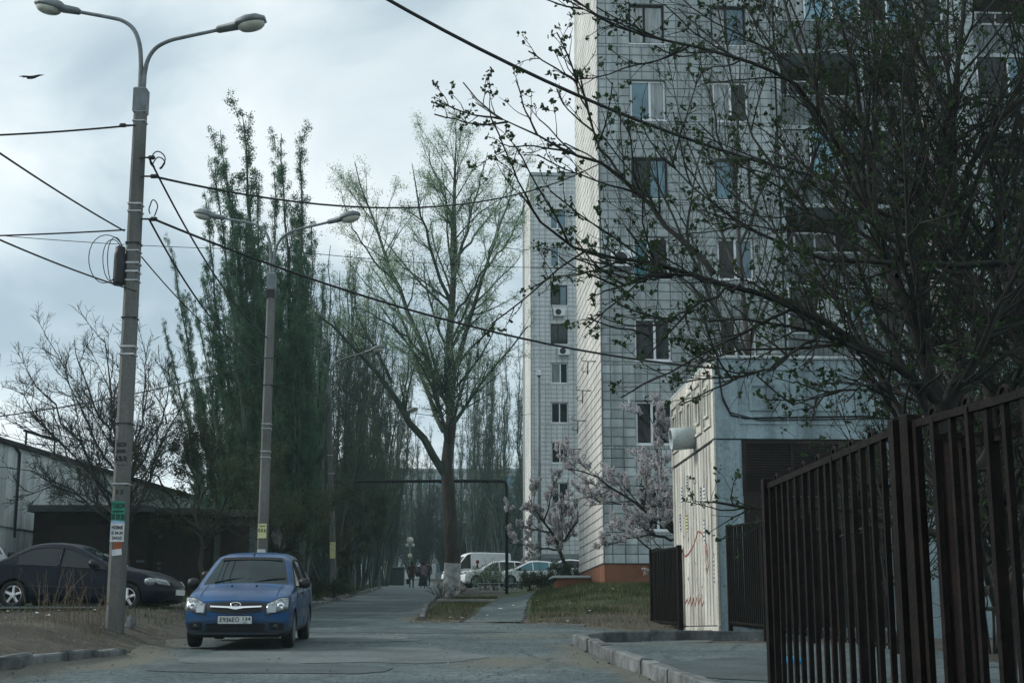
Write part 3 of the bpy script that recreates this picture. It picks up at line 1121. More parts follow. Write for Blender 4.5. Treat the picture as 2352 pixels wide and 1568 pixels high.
def wall_flyer(y, z, w, h, material, rows=5):
    f = MB().box((-.056, y, z), (-.051, y + w, z + h)).build('flyer', material, house)
    q = MB()
    for k in range(rows):
        zz = z + h * (k + .5) / rows
        q.box((-.059, y + w * .12, zz), (-.0565, y + w * random.uniform(.6, .9), zz + h / rows * .45))
    q.build('print', M_ink, f)


wall_flyer(3.1, 4.55, .26, .33, M_conc)
wall_flyer(1.1, 4.05, .24, .40, M_paper)
wall_flyer(1.5, 4.08, .22, .38, M_conc)
wall_flyer(3.3, 3.65, .24, .36, M_yellow_paper)
wall_flyer(4.2, 3.7, .2, .4, M_conc)
wall_flyer(3.9, 4.3, .2, .4, M_paper)
wall_flyer(.30, 2.35, .09, .58, M_paper, 7)
wall_flyer(1.25, 3.25, .14, .5, M_paper, 6)
m = MB()
sc1 = [(4.5, 2.9), (4.45, 3.15), (4.2, 3.28), (3.8, 3.1), (3.4, 3.12), (3.0, 3.2), (2.6, 3.3), (2.1, 3.55), (1.7, 3.5), (1.35, 3.35), (1.1, 3.2), (1.0, 2.95), (1.15, 3.1), (.95, 2.75), (1.2, 2.6)]
m.tube([(-.053, y, z) for y, z in sc1], .026, 4)
m.tube([(-.054, y, z) for y, z in [(4.55, 3.05), (4.5, 2.85), (4.6, 2.75), (4.4, 2.6), (4.25, 2.55)]], .026, 4)
m.tube([(-.054, y, z) for y, z in [(3.9, 2.05), (3.6, 2.15), (3.5, 2.02), (3.2, 2.18), (3.1, 1.98), (2.8, 2.16), (2.65, 1.97), (2.4, 2.16), (2.25, 2.0), (2.0, 2.12), (1.8, 1.96), (1.6, 2.05)]], .026, 4)
m.tube([(-.054, y, z) for y, z in [(1.3, 3.2), (1.2, 2.95), (1.35, 2.9), (1.1, 2.7)]], .013, 4)
m.v = [(-.049 + (x + .053) * .25, y, z) for x, y, z in m.v]
m.build('graffiti', M_red_paint, house)
m = MB()
for k in range(40):      # torn paper scraps and chips on the planks
    y, z = random.uniform(.3, 4.9), random.uniform(2.1, 3.1) if k < 24 else random.uniform(1.7, 4.8)
    a = random.uniform(.02, .10)
    m.poly([(-.050, y, z), (-.050, y + a, z + random.uniform(-.03, .03)), (-.050, y + a * .8, z + a), (-.050, y - a * .2, z + a * .7)], (-1, 0, 0), .003, k % 3)
tag(m.build('torn_scraps', [M_paper, M_lamp_metal, M_conc], house), kind='stuff')

# ---------------------------------------------------------------- white building and garages on the left
wb = thing('workshop_building', 'long whitewashed windowless building behind the dark sedan', 'building', (0, 0, 0))


def white_building():
    # wall facing right, running away from the viewer
    A, B = Vector((-16.6, 27, 0)), Vector((-13.2, 62, 0))
    dy = (B - A).normalized()
    n = Vector((dy.y, -dy.x, 0))
    M = Matrix((dy, -n, Vector((0, 0, 1)))).transposed().to_4x4()
    M.translation = A
    L = (B - A).length
    wb.matrix_world = M
    zt, zs = 6.9, 4.5
    MB().box((0, .06, 1), (L, 9, zs)).build('lower_wall', M_wall_white, wb)
    MB().box((0, .0, zs), (L, 9, zt)).build('upper_wall', M_wall_white, wb)
    MB().box((-.2, -.12, zt + .002), (L + .1, 9.1, zt + .14)).build('roof', M_roof, wb)
    MB().tube([(16.2, -.05, zt - .15), (16.2, -.06, 4.2)], .04, 6).tube([(16.2, -.05, zt - .15), (15.7, -.02, zt + .1)], .04, 6).build('drain_pipe', M_plastic, wb)
    MB().tube([(22.5, -.05, zt), (22.5, -.06, 4.5)], .03, 6).build('drain_pipe', M_plastic, wb)
    for x in (6, 12.5, 19, 25.5):
        MB().box((x, -.004, zs + .02), (x + .03, -.001, zt - .02)).build('joint', M_joint, wb)
    MB().box((13.2, .04, 2.6), (14.0, .055, 3.4)).build('hatch', M_garage, wb)
    for x, w in ((14.2, 1.0), (18.0, 2.2)):
        m = MB().box((x, .6, zt + .15), (x + .05, .65, zt + .75)).box((x + w, .6, zt + .15), (x + w + .05, .65, zt + .75)).box((x - .15, .6, zt + .75), (x + w + .2, .66, zt + .81))
        m.build('roof_vent_frame', M_plastic, wb)
    m = MB().tube([(14.9, .3, zt + .1), (14.9, .3, zt + 2.6)], .03, 6).box((14.8, .22, zt + 2.2), (15.0, .38, zt + 2.7)).tube([(14.9, .3, zt + .5), (14.2, .3, zt + .5)], .02, 5)
    m.build('aerial_mast', M_galv, wb)


white_building()
for i, (x0, w, wm, lab) in enumerate([(-14.05, 3.4, M_garage, 'dark brick garage at the left end of the row, against the whitewashed wall'),
                                      (-10.6, 1.65, M_garage, 'dark brick garage half hidden behind the nearest lamp post'),
                                      (-8.9, 1.25, M_garage_grey, 'grey rendered garage with a dark door, right end of the row')]):
    y0 = 42.0 + i * .4
    zb = gz(x0 + w / 2, y0)
    g = thing('garage', lab, 'garage', (x0, y0, zb), 0, 'garages behind the sedan')
    h = 2.45 - .06 * i
    MB().box((0, 0, -.5), (w, 5.5, h)).build('wall', wm, g)
    MB().bbox((-.12, -.25, h + .002), (w + .1, 5.6, h + .2), .02).build('roof', M_garage_grey, g)
    d = MB().bbox((w * .16, -.04, .02), (w * .84, -.003, 2.1), .01).build('door', M_brown, g)
    MB().box((w * .495, -.05, .06), (w * .505, -.042, 2.05)).build('door_gap', M_black, d)
    for k in range(9):   # scuffed paint and missing brick on the wall front
        xx, zz = random.uniform(.05, w - .3), random.uniform(.4, 2.2)
        if w * .14 < xx < w * .86:
            continue
        MB().box((xx, -.012, zz), (xx + .24, -.001, zz + .07)).build('brick', M_garage_grey, g)
# ---------------------------------------------------------------- vehicles
def interp(tab, x):
    if x <= tab[0][0]:
        return tab[0][1]
    for (a, va), (b, vb) in zip(tab, tab[1:]):
        if x <= b:
            return va + (vb - va) * (x - a) / (b - a)
    return tab[-1][1]


def smooth_interp(tab, x):
    return (interp(tab, x - .05) + 2 * interp(tab, x) + interp(tab, x + .05)) / 4


GRANTA = dict(L=4.26, W=1.70, top=[(0, .73), (.06, .765), (.18, .80), (.6, .885), (1.05, .955), (1.15, .985), (1.96, 1.415), (2.15, 1.468), (2.6, 1.50), (3.05, 1.475), (3.3, 1.42), (3.95, 1.10), (4.10, 1.06), (4.22, 1.0), (4.26, .96)],
              belt=[(0, .70), (.3, .76), (1.15, .90), (2.2, .94), (3.4, .97), (4.0, 1.0), (4.26, .92)], cowl=1.15, header=1.96, rhead=3.3, deck=3.95, wb=(.83, 3.30), wr=.292, arch=.345, roofw=.575, bottom=.19,
              slant=[(.1, .16), (.25, .06), (.42, .0), (.58, .015), (.66, .05), (.74, .11), (.9, .25)], windows=[(1.28, 2.22), (2.31, 3.2), (3.26, 3.55)])
ACCENT = dict(L=4.26, W=1.67, top=[(0, .64), (.05, .68), (.18, .735), (.6, .83), (1.1, .905), (1.22, .93), (2.0, 1.30), (2.2, 1.365), (2.55, 1.395), (2.9, 1.375), (3.12, 1.31), (3.70, .985), (3.8, .965), (4.15, .955), (4.26, .88)],
              belt=[(0, .60), (.3, .70), (1.2, .85), (2.2, .89), (3.3, .92), (4.0, .93), (4.26, .82)], cowl=1.22, header=2.0, rhead=3.12, deck=3.72, wb=(.84, 3.28), wr=.295, arch=.34, roofw=.56, bottom=.17,
              slant=[(.1, .16), (.25, .05), (.40, .0), (.55, .02), (.62, .06), (.7, .14), (.9, .3)], windows=[(1.35, 2.30), (2.38, 3.25)])
SUV = dict(L=4.55, W=1.86, top=[(0, .86), (.06, .92), (.2, .98), (1.1, 1.09), (1.25, 1.12), (1.95, 1.56), (2.2, 1.63), (2.8, 1.67), (3.7, 1.63), (3.95, 1.58), (4.35, 1.16), (4.5, 1.08), (4.55, .95)],
           belt=[(0, .80), (1.2, .98), (3.8, 1.08), (4.4, 1.06), (4.55, .9)], cowl=1.25, header=1.95, rhead=3.95, deck=4.35, wb=(.9, 3.6), wr=.35, arch=.42, roofw=.62, bottom=.22,
           slant=[(.1, .14), (.4, .0), (.7, .03), (.9, .14)], windows=[(1.4, 2.35), (2.43, 3.35), (3.42, 3.95)])
HATCH = dict(L=4.2, W=1.76, top=[(0, .70), (.06, .75), (.2, .82), (.9, .95), (1.05, .99), (1.95, 1.42), (2.2, 1.49), (2.6, 1.52), (3.3, 1.47), (3.6, 1.40), (4.0, 1.02), (4.15, .95), (4.2, .85)],
             belt=[(0, .66), (1.0, .90), (3.4, .98), (4.0, .95), (4.2, .8)], cowl=1.05, header=1.95, rhead=3.6, deck=4.0, wb=(.85, 3.4), wr=.31, arch=.37, roofw=.58, bottom=.19,
             slant=[(.1, .14), (.35, .0), (.6, .04), (.8, .16)], windows=[(1.2, 2.2), (2.28, 3.2), (3.27, 3.6)])
VAN = dict(L=5.6, W=1.98, top=[(0, .96), (.08, 1.02), (.25, 1.10), (.75, 1.24), (.85, 1.28), (1.55, 2.12), (1.75, 2.32), (2.1, 2.42), (3.0, 2.45), (5.2, 2.42), (5.45, 2.34), (5.56, 1.3), (5.6, .9)],
           belt=[(0, .9), (.85, 1.14), (1.6, 1.2), (5.5, 1.25), (5.6, .9)], cowl=.85, header=1.55, rhead=5.48, deck=5.55, wb=(.95, 4.3), wr=.36, arch=.43, roofw=.80, bottom=.25,
           slant=[(.1, .12), (.4, .0), (.7, .03), (1.0, .14), (1.2, .3)], windows=[(1.15, 2.0)])


def make_car(P, name, label, group, paint, glass, loc, heading, pitch=0.0, rim='steel', detail=True, roll=0.0, plain=False):
    root = thing(name, label, 'van' if P is VAN else 'car', loc, 0, group)
    root.rotation_euler = (roll, pitch, heading)
    L, W = P['L'], P['W']
    hroof = max(z for _, z in P['top'])

    def bulge(y, z, hw):
        return .19 * min(1.15, abs(y) / (W / 2)) ** 2.4 + interp(P['slant'], z)

    def section(x):
        e = min(x, L - x)
        w = W / 2 * (1 - .065 * max(0, 1 - e / .7) ** 2)
        zb = P['bottom'] + .05 * max(0, 1 - e / .5)
        zt = smooth_interp(P['top'], x)
        bl = min(interp(P['belt'], x), zt - .02)
        g = zt - bl
        gh = lambda z: .955 * w + (P['roofw'] - .955 * W / 2) * max(0, min(1, (z - bl) / (hroof - bl + 1e-6)))
        side = [(w * .86, zb), (w * .955, zb + .05), (w * .985, zb + .13)]
        for k in range(1, 9):
            f = k / 9
            z = zb + .13 + (bl - .06 - zb - .13) * f
            side.append((w * (.985 + .017 * math.sin(f * math.pi) - .012 * f), z))
        side += [(w * .975, bl - .03), (w * .955, bl)]
        z7 = bl + max(g - .10, g * .4)
        z8 = zt - min(.035, .3 * g)
        p8 = gh(z8) - .012
        inner = max(.1, p8 - .085)
        top = [(gh(z7), z7), (p8, z8), (inner, zt - .004), (inner * .55, zt + .018), (0, zt + .025)]
        return [(0, zb)] + side + top

    N_SIDE0, N_BELT = 1, 13
    xs = sorted(set([0, .02, .06, .12] + [round(.06 * k, 3) for k in range(3, int(L / .06))] + [L - .1, L - .05, L - .015, L] + [P['cowl'], P['header'], P['rhead'], P['deck']] + [c for w in P['windows'] for c in w]))
    xs = [x for i, x in enumerate(xs) if i == 0 or x - xs[i - 1] > .008]
    S = [section(x) for x in xs]
    n = len(S[0])

    def place(x, y, z):
        b = bulge(y, z, W / 2)
        if x < .7:
            x = x + b * (1 - x / .7) ** 2
        if x > L - .6:
            x = x - .75 * b * (1 - (L - x) / .6) ** 2
        return Vector((L / 2 - x, y, z))

    verts, keep = [], {}
    for x, s in zip(xs, S):
        for y, z in s:
            verts.append([x, y, z])
    ax = P['wb']
    zc = P['wr']
    ar = P['arch']
    inside = []
    for v in verts:
        d = min((math.hypot(v[0] - a, v[2] - zc), a) for a in ax)
        inside.append(d[0] < ar and v[1] > W * .36)
    faces = []
    for i in range(len(xs) - 1):
        for j in range(n - 1):
            f = (i * n + j, i * n + j + 1, (i + 1) * n + j + 1, (i + 1) * n + j)
            if all(inside[q] for q in f):
                continue
            xm = (xs[i] + xs[i + 1]) / 2
            cl = 'body'
            if j >= n - 3 and P['cowl'] < xm < P['header']:
                cl = 'windscreen'
            elif j >= n - 3 and P['rhead'] < xm < P['deck']:
                cl = 'rear_window'
            elif j == N_BELT:
                for wi, (a, b) in enumerate(P['windows']):
                    if a < xm < b:
                        cl = 'side_window%d' % wi
            elif 3 <= j < N_BELT:
                for wi, (a, b) in enumerate(P['windows'][:2]):
                    if a - .05 < xm < b + .04:
                        cl = 'door%d' % wi
            faces.append((f, cl))
    for q, v in enumerate(verts):
        if inside[q]:
            d, a = min((math.hypot(v[0] - a, v[2] - zc), a) for a in ax)
            k = ar / max(d, 1e-3)
            v[0], v[2] = a + (v[0] - a) * k, max(P['bottom'], zc + (v[2] - zc) * k)
    groups = {}
    for f, cl in faces:
        groups.setdefault(cl, []).append(f)

    def emit(fs, nm, material, parent, sides=(1, -1), shift=0.0, thick=0.0):
        mb = MB()
        mp = {}
        for s in sides:
            for f in fs:
                idx = []
                for q in f:
                    if (q, s) not in mp:
                        v = verts[q]
                        mp[(q, s)] = len(mb.v)
                        p = place(v[0], v[1] * s, v[2])
                        mb.v.append((p.x, p.y * (1 + shift), p.z + (shift if nm in ('windscreen', 'rear_window') else 0)))
                    idx.append(mp[(q, s)])
                if s > 0:
                    idx = idx[::-1]
                if len(set(idx)) >= 3:
                    mb.f.append(tuple(idx))
                    mb.mi.append(0)
        return mb.build(nm, material, parent, True)

    body = groups.pop('body')
    bo = emit(body, 'body', paint, root)
    # nose and tail caps
    for end, x in ((0, 0.0), (len(xs) - 1, L)):
        mb = MB()
        ring = [(y, z) for y, z in S[end]] + [(-y, z) for y, z in S[end]][::-1][1:-1]
        zc0 = sum(z for _, z in S[end]) / n
        m = len(ring)
        for s in (1, .93, .8, .6, .35, .02):
            for y, z in ring:
                yy, zz = y * s, zc0 + (z - zc0) * s
                mb.v.append(tuple(place(x, yy, zz)))
        for r in range(5):
            for k in range(m):
                q = (r * m + k, r * m + (k + 1) % m, (r + 1) * m + (k + 1) % m, (r + 1) * m + k)
                mb.f.append(q if end == 0 else q[::-1])
                mb.mi.append(0)
        mb.build('bumper', paint, root, True)
    emit(groups.pop('windscreen'), 'windscreen', M_wind_glass, root)
    if 'rear_window' in groups:
        emit(groups.pop('rear_window'), 'rear_window', glass, root)
    for cl, fs in groups.items():
        for s in (1, -1):
            if cl.startswith('side'):
                emit(fs, 'side_window', glass, root, (s,))
            else:
                dobj = emit(fs, 'door', paint, root, (s,))
                xs_d = [verts[q][0] for f in fs for q in f]
                a, b = min(xs_d), max(xs_d)
                if detail:
                    # seams round the door and its handle
                    for xx in (a, b):
                        sec = section(xx)[3:14]
                        MB().tube([place(xx, (y + .001) * s, z) for y, z in sec], .005, 4).build('seam', M_black, dobj)
                    y, z = section(b - .12)[12]
                    p = place(b - .16, y * s, z - .07)
                    MB().bbox((p.x - .09, p.y - .02, p.z - .015), (p.x + .09, p.y + .02, p.z + .015), .008).build('handle', paint if P is not GRANTA else M_plastic, dobj)
    # dark window surrounds
    for s in (1, -1):
        a0, b0 = P['windows'][0][0], P['windows'][-1][1]
        pts_lo = [place(x, (section(x)[13][0] + .004) * s, section(x)[13][1]) for x in np.linspace(a0, b0, 14)]
        pts_hi = [place(x, (section(x)[14][0] + .004) * s, section(x)[14][1]) for x in np.linspace(a0, b0, 20)]
        MB().tube(pts_lo, .012, 5).build('window_trim', M_plastic, root)
        MB().tube(pts_hi, .013, 5).build('window_trim', M_plastic, root)
        for (p, q), (r, t) in zip(P['windows'], P['windows'][1:]):
            xm = (q + r) / 2
            sec = section(xm)
            MB().tube([place(xm, (sec[13][0] + .002) * s, sec[13][1]), place(xm, (sec[14][0] + .002) * s, sec[14][1])], .03, 5).build('pillar', M_plastic if P is GRANTA else paint, root)
        # mirror
        xm = P['cowl'] + .38
        sec = section(xm)
        p = place(xm, sec[13][0] * s, sec[13][1])
        mir = MB()
        mir.lathe([(.0, -.10), (.055, -.09), (.085, -.04), (.09, .02), (.07, .08), (.0, .10)], 10, Matrix.Translation((p.x + .02, p.y + .11 * s, p.z + .09)) @ Matrix.Rotation(R(90), 4, 'X') @ Matrix.Scale(.9, 4, (1, 0, 0)))
        mir.box((p.x - .03, min(p.y - .02 * s, p.y + .08 * s), p.z + .02), (p.x + .03, max(p.y - .02 * s, p.y + .08 * s), p.z + .05))
        mir.build('mirror', M_plastic, root, True)
    # wheels
    r = P['wr']
    tw = .19
    for a in ax:
        for s in (1, -1):
            cx, cy = L / 2 - a, s * (W / 2 - .105)
            M = Matrix.Translation((cx, cy, r)) @ Matrix.Rotation(R(-90 * s), 4, 'X')
            t = MB().lathe([(r * .66, -tw / 2), (r * .93, -tw / 2 + .005), (r * .995, -tw / 2 + .03), (r, 0), (r * .995, tw / 2 - .03), (r * .93, tw / 2 - .005), (r * .66, tw / 2), (r * .64, tw / 2 - .05), (r * .05, tw / 2 - .07), (0, tw / 2 - .07)], 32, M).build('wheel', M_black, root, True)
            rm = MB()
            rr_ = r * .66
            rm.lathe([(rr_, tw / 2 - .005), (rr_ * .93, tw / 2 + .004), (rr_ * .88, tw / 2 - .03)], 32, M)
            if rim == 'alloy':
                for k in range(5):
                    w = 2 * math.pi * k / 5 + .3
                    K = M @ Matrix.Rotation(w, 4, 'Z')
                    vs = [Vector(q) for q in ((.02, -.035, 0), (rr_ * .92, -.028, 0), (rr_ * .92, .028, 0), (.02, .035, 0), (.02, -.02, .022), (rr_ * .92, -.014, .010), (rr_ * .92, .014, .010), (.02, .02, .022))]
                    vs = [K @ (q + Vector((0, 0, tw / 2 - .022))) for q in vs]
                    rm.add(vs, [(4, 5, 6, 7), (0, 1, 5, 4), (1, 2, 6, 5), (2, 3, 7, 6), (3, 0, 4, 7)])
                rm.lathe([(.055, tw / 2 - .02), (.05, tw / 2 + .008), (.0, tw / 2 + .010)], 16, M)
            else:
                rm.lathe([(rr_ * .9, tw / 2 - .03), (rr_ * .75, tw / 2 - .005), (rr_ * .5, tw / 2 - .03), (rr_ * .25, tw / 2 - .005), (0, tw / 2)], 20, M)
            rm.build('rim', M_silver if rim == 'alloy' else M_lamp_metal, t, rim != 'alloy')
            # arch liner
            al = MB()
            pr = []
            nk = 14
            for k in range(nk + 1):
                w = math.pi * (-.12 + 1.24 * k / nk)
                pr.append((L / 2 - a + (ar + .005) * math.cos(w), P['wr'] + (ar + .005) * math.sin(w)))
            y0, y1 = W / 2 - .03, W / 2 - .32
            vs = [(px, s * y0, max(.2, pz)) for px, pz in pr] + [(px, s * y1, max(.2, pz)) for px, pz in pr]
            fs = [(k, k + 1, nk + 2 + k, nk + 1 + k) for k in range(nk)] + [tuple(range(nk + 1, 2 * nk + 2))]
            al.add(vs, fs)
            al.build('arch_liner', M_black, root)
    MB().box((-L / 2 + .35, -W / 2 + .22, P['bottom'] - .02), (L / 2 - .45, W / 2 - .22, P['bottom'] + .12)).build('underbody', M_black, root)
    return root, place, section


def fascia(root, place, name, material, ys, zlo, zhi, off, rows=3, smooth=False, thick=.03):
    """panel that follows the nose: zlo / zhi give its lower and upper edge at every y"""
    mb = MB()
    m = len(ys)
    for layer in (off, off - thick):
        for r in range(rows + 1):
            for y in ys:
                z = zlo(y) + (zhi(y) - zlo(y)) * r / rows
                p = place(0, y, z)
                mb.v.append((p.x + layer, p.y, p.z))
    o = (rows + 1) * m
    for r in range(rows):
        for k in range(m - 1):
            mb.f.append((r * m + k, r * m + k + 1, (r + 1) * m + k + 1, (r + 1) * m + k))
    rim = [(0, k) for k in range(m)] + [(r, m - 1) for r in range(1, rows + 1)] + [(rows, k) for k in range(m - 2, -1, -1)] + [(r, 0) for r in range(rows - 1, 0, -1)]
    for (r0, k0), (r1, k1) in zip(rim, rim[1:] + rim[:1]):
        a, b = r0 * m + k0, r1 * m + k1
        mb.f.append((a, o + a, o + b, b))
    mb.mi = [0] * len(mb.f)
    return mb.build(name, material, root, smooth)


def lin(*pts):
    return lambda y: interp(sorted(pts), y)


# blue car coming down the road
bx, by = -4.42, 24.75
blue, bpl, bsec = make_car(GRANTA, 'blue_car', 'muddy bright blue sedan with chrome grille bar, driving towards the camera', None, M_blue_car, M_darkglass, (bx, by, gz(bx, by) + .035), R(-87.4), R(2.7), 'steel')
Y = lambda a, b, n=13: list(np.linspace(a, b, n))
fascia(blue, bpl, 'grille', M_plastic, Y(-.46, .46, 17), lambda y: .555 + .10 * abs(y / .46) ** 2 * .5, lambda y: .745 - .02 * abs(y / .46), .012)
for k, z in enumerate((.585, .615, .70)):
    fascia(blue, bpl, 'grille_slat', M_black, Y(-.40 + .03 * (k == 0), .40 - .03 * (k == 0), 15), lambda y, z=z: z, lambda y, z=z: z + .014, .016, 1)
fascia(blue, bpl, 'chrome_bar', M_chrome, Y(-.40, .40, 21), lambda y: .640 + .018 * (abs(y) / .4) - .018 * max(0, 1 - abs(y) / .12), lambda y: .668 + .012 * (abs(y) / .4), .032, 1)
p = bpl(0, 0, .688)
em = MB().lathe([(.088, -.008), (.084, .006), (.070, .010), (.066, .004)], 24, Matrix.Translation((p.x + .035, 0, .692)) @ Matrix.Rotation(R(90), 4, 'Y') @ Matrix.Scale(.48, 4, (1, 0, 0))).build('emblem', M_chrome, blue, True)
MB().lathe([(.066, .003), (.0, .003)], 24, Matrix.Translation((p.x + .035, 0, .692)) @ Matrix.Rotation(R(90), 4, 'Y') @ Matrix.Scale(.48, 4, (1, 0, 0))).build('emblem_field', M_plastic, em)
MB().tube([(p.x + .045, -.028, .676), (p.x + .045, .034, .688), (p.x + .045, .030, .704), (p.x + .045, -.012, .706), (p.x + .045, -.024, .690)], .005, 4).tube([(p.x + .045, .01, .70), (p.x + .045, .003, .678)], .004, 4).build('emblem_mark', M_chrome, em)
for s in (1, -1):
    ys = sorted([s * q for q in np.linspace(.48, .80, 9)])
    lo = (lambda y: .545 + .075 * (abs(y) - .48) / .32)
    hi = (lambda y: .700 + .095 * min(1, (abs(y) - .48) / .20))
    hl = fascia(blue, bpl, 'headlight', M_head, ys, lo, hi, .022, smooth=True)
    ys2 = sorted([s * q for q in np.linspace(.50, .62, 5)])
    fascia(blue, bpl, 'indicator', M_silver_car, ys2, lambda y: .575, lambda y: .68, .030, 1)
    pp = bpl(0, s * .69, .67)
    MB().lathe([(.062, 0), (.058, .016), (.03, .008), (0, .006)], 18, Matrix.Translation((pp.x + .026, pp.y, .665)) @ Matrix.Rotation(R(90), 4, 'Y')).build('reflector', M_chrome, hl, True)
    fascia(blue, bpl, 'headlight_surround', M_plastic, sorted([s * q for q in np.linspace(.465, .815, 9)]), lambda y: lo(y) - .016, lambda y: hi(y) + .012, .014)
    fascia(blue, bpl, 'fog_lamp_recess', M_plastic, sorted([s * q for q in np.linspace(.52, .74, 7)]), lambda y: .30 - .0 * y, lambda y: .42 - .06 * (abs(y) - .52), .008)
    pp = bpl(0, s * .61, .355)
    MB().lathe([(.05, 0), (.046, .014), (0, .018)], 14, Matrix.Translation((pp.x + .006, pp.y, .355)) @ Matrix.Rotation(R(90), 4, 'Y')).build('fog_lamp', M_darkglass, blue, True)
fascia(blue, bpl, 'lower_intake', M_plastic, Y(-.46, .46, 15), lambda y: .285, lambda y: .405 + .02 * (1 - abs(y) / .46), .008)
for z in (.31, .345, .38):
    fascia(blue, bpl, 'intake_slat', M_black, Y(-.42, .42, 13), lambda y, z=z: z, lambda y, z=z: z + .012, .012, 1)
fascia(blue, bpl, 'lower_lip', M_blue_car, Y(-.66, .66, 15), lambda y: .235, lambda y: .265, .014, 1)
pp = bpl(0, 0, .44)
plate = MB().bbox((pp.x + .0, -.262, .405), (pp.x + .022, .262, .518), .003).build('number_plate', M_plate, blue)
MB().box((pp.x + .0, -.275, .392), (pp.x + .016, .275, .530)).build('plate_frame', M_plastic, plate)
MB().box((pp.x + .023, -.104 - .002, .410), (pp.x + .0245, -.104 + .002, .514)).build('plate_divider', M_ink, plate)
# lettering runs to the reader's right, which is the car's -y... seen from the front the car's left is on the right
lettering('Е936ЕО', M_ink, plate, (pp.x + .0235, -.082, .462), (0, 1, 0), (0, 0, 1), .092, .30)
lettering('134', M_ink, plate, (pp.x + .0235, .176, .474), (0, 1, 0), (0, 0, 1), .075, .12)
lettering('RUS', M_ink, plate, (pp.x + .0235, .160, .418), (0, 1, 0), (0, 0, 1), .026, .06)
# wipers, washer jets, aerial
for a, b in (((-.52, .02), (-.02, .11)), ((.12, .03), (.62, .09))):
    zz = lambda q: q
    x0 = GRANTA['cowl'] + .06
    p0 = bpl(x0, a[0], 1.01)
    p1 = bpl(x0 + .14, b[0], 1.075)
    MB().tube([p0 + Vector((.02, 0, .015)), (p0 + p1) / 2 + Vector((.02, 0, .03)), p1 + Vector((.02, 0, .02))], .009, 5).build('wiper', M_black, blue)
MB().tube([bpl(2.05, 0, 1.465), bpl(2.05, 0, 1.465) + Vector((-.03, 0, .04))], .014, 6).tube([bpl(2.07, 0, 1.5), bpl(2.22, 0, 1.80)], .004, 5).build('aerial', M_plastic, blue)
for s in (.2, -.2):
    p = bpl(.95, s, .965)
    MB().bbox((p.x - .02, p.y - .012, p.z - .0), (p.x + .02, p.y + .012, p.z + .02), .005).build('washer_jet', M_plastic, blue)
for s in (1, -1):
    pts = [bpl(x, s * .60, smooth_interp(GRANTA['top'], x) + .014) for x in (.2, .5, .8, 1.1)]
    MB().tube(pts, .0035, 5).build('bonnet_seam', M_black, blue)
m = MB()
for y in np.linspace(-.50, .50, 11):
    for x in (1.86, 1.945):
        p = bpl(x, y, smooth_interp(GRANTA['top'], x) + .022 * (1 - (y / .6) ** 2) + .012)
        m.v.append(tuple(p))
for k in range(10):
    m.f.append((2 * k, 2 * k + 2, 2 * k + 3, 2 * k + 1))
m.mi = [0] * len(m.f)
m.build('sun_strip', M_black, blue)
# worn white lettering strokes on the dusty left flank
m = MB()
rr = random.Random(4)
for k in range(16):
    x = 1.5 + k * .105 + rr.uniform(-.02, .02)
    if rr.random() < .12:
        continue
    y, z = bsec(x)[7]
    h = .30 if k in (6, 7, 9) else rr.uniform(.10, .19)
    a = bpl(x, y + .006, .46)
    m.box((a.x - .009, a.y - .003, .44), (a.x + .009, a.y + .004, .44 + h))
    if rr.random() < .6:
        m.box((a.x - .05, a.y - .003, .44), (a.x - .0095, a.y + .004, .458))
for x0, z0 in ((1.5, .80), (2.7, .80)):
    for k in range(3):
        a = bpl(x0 + k * .09, bsec(x0)[10][0] + .008, z0)
        m.box((a.x - .012, a.y - .004, z0 - .03), (a.x + .012, a.y + .004, z0 + .05))
        m.box((a.x - .04, a.y - .004, z0 - .03), (a.x - .0125, a.y + .004, z0 - .01))
m.build('door_lettering', M_decal, blue)

# navy sedan on the verge
sx, sy = -9.12, 30.6
navy, npl_, nsec = make_car(ACCENT, 'sedan', 'dark navy four-door sedan with five-spoke alloy wheels parked behind the lamp post', None, M_navy_car, M_darkglass, (sx, sy, gz(sx, sy) - .07), R(-6), R(1.3), 'alloy')
for s in (1, -1):
    ys = sorted([s * q for q in np.linspace(.46, .80, 9)])
    fascia(navy, npl_, 'headlight', M_head, ys, lambda y: .545 + .03 * (abs(y) - .46) / .34, lambda y: .665 + .03 * (abs(y) - .46) / .34, .02, smooth=True)
    p = npl_(.30, s * .80, .62)
    MB().lathe([(.085, 0), (.07, .03), (0, .04)], 12, Matrix.Translation((p.x, p.y - .0 * s, p.z)) @ Matrix.Rotation(R(-90 * s), 4, 'X') @ Matrix.Scale(1.5, 4, (1, 0, 0))).build('corner_lamp', M_head, navy, True)
    ax = [(x, nsec(x)[6]) for x in (1.3, 2.0, 2.7, 3.2)]
    MB().tube([npl_(x, (y + .004) * s, z) for x, (y, z) in ax], .012, 5).build('rubbing_strip', M_plastic, navy)
fascia(navy, npl_, 'grille', M_plastic, Y(-.34, .34), lambda y: .55, lambda y: .63, .012)
fascia(navy, npl_, 'lower_intake', M_plastic, Y(-.5, .5), lambda y: .27, lambda y: .36, .01)
fascia(navy, npl_, 'bumper_strip', M_plastic, Y(-.78, .78, 17), lambda y: .455, lambda y: .485, .014, 1)
p = npl_(0, 0, .40)
MB().bbox((p.x + .004, -.26, .37), (p.x + .022, .26, .48), .003).build('number_plate', M_plate, navy)

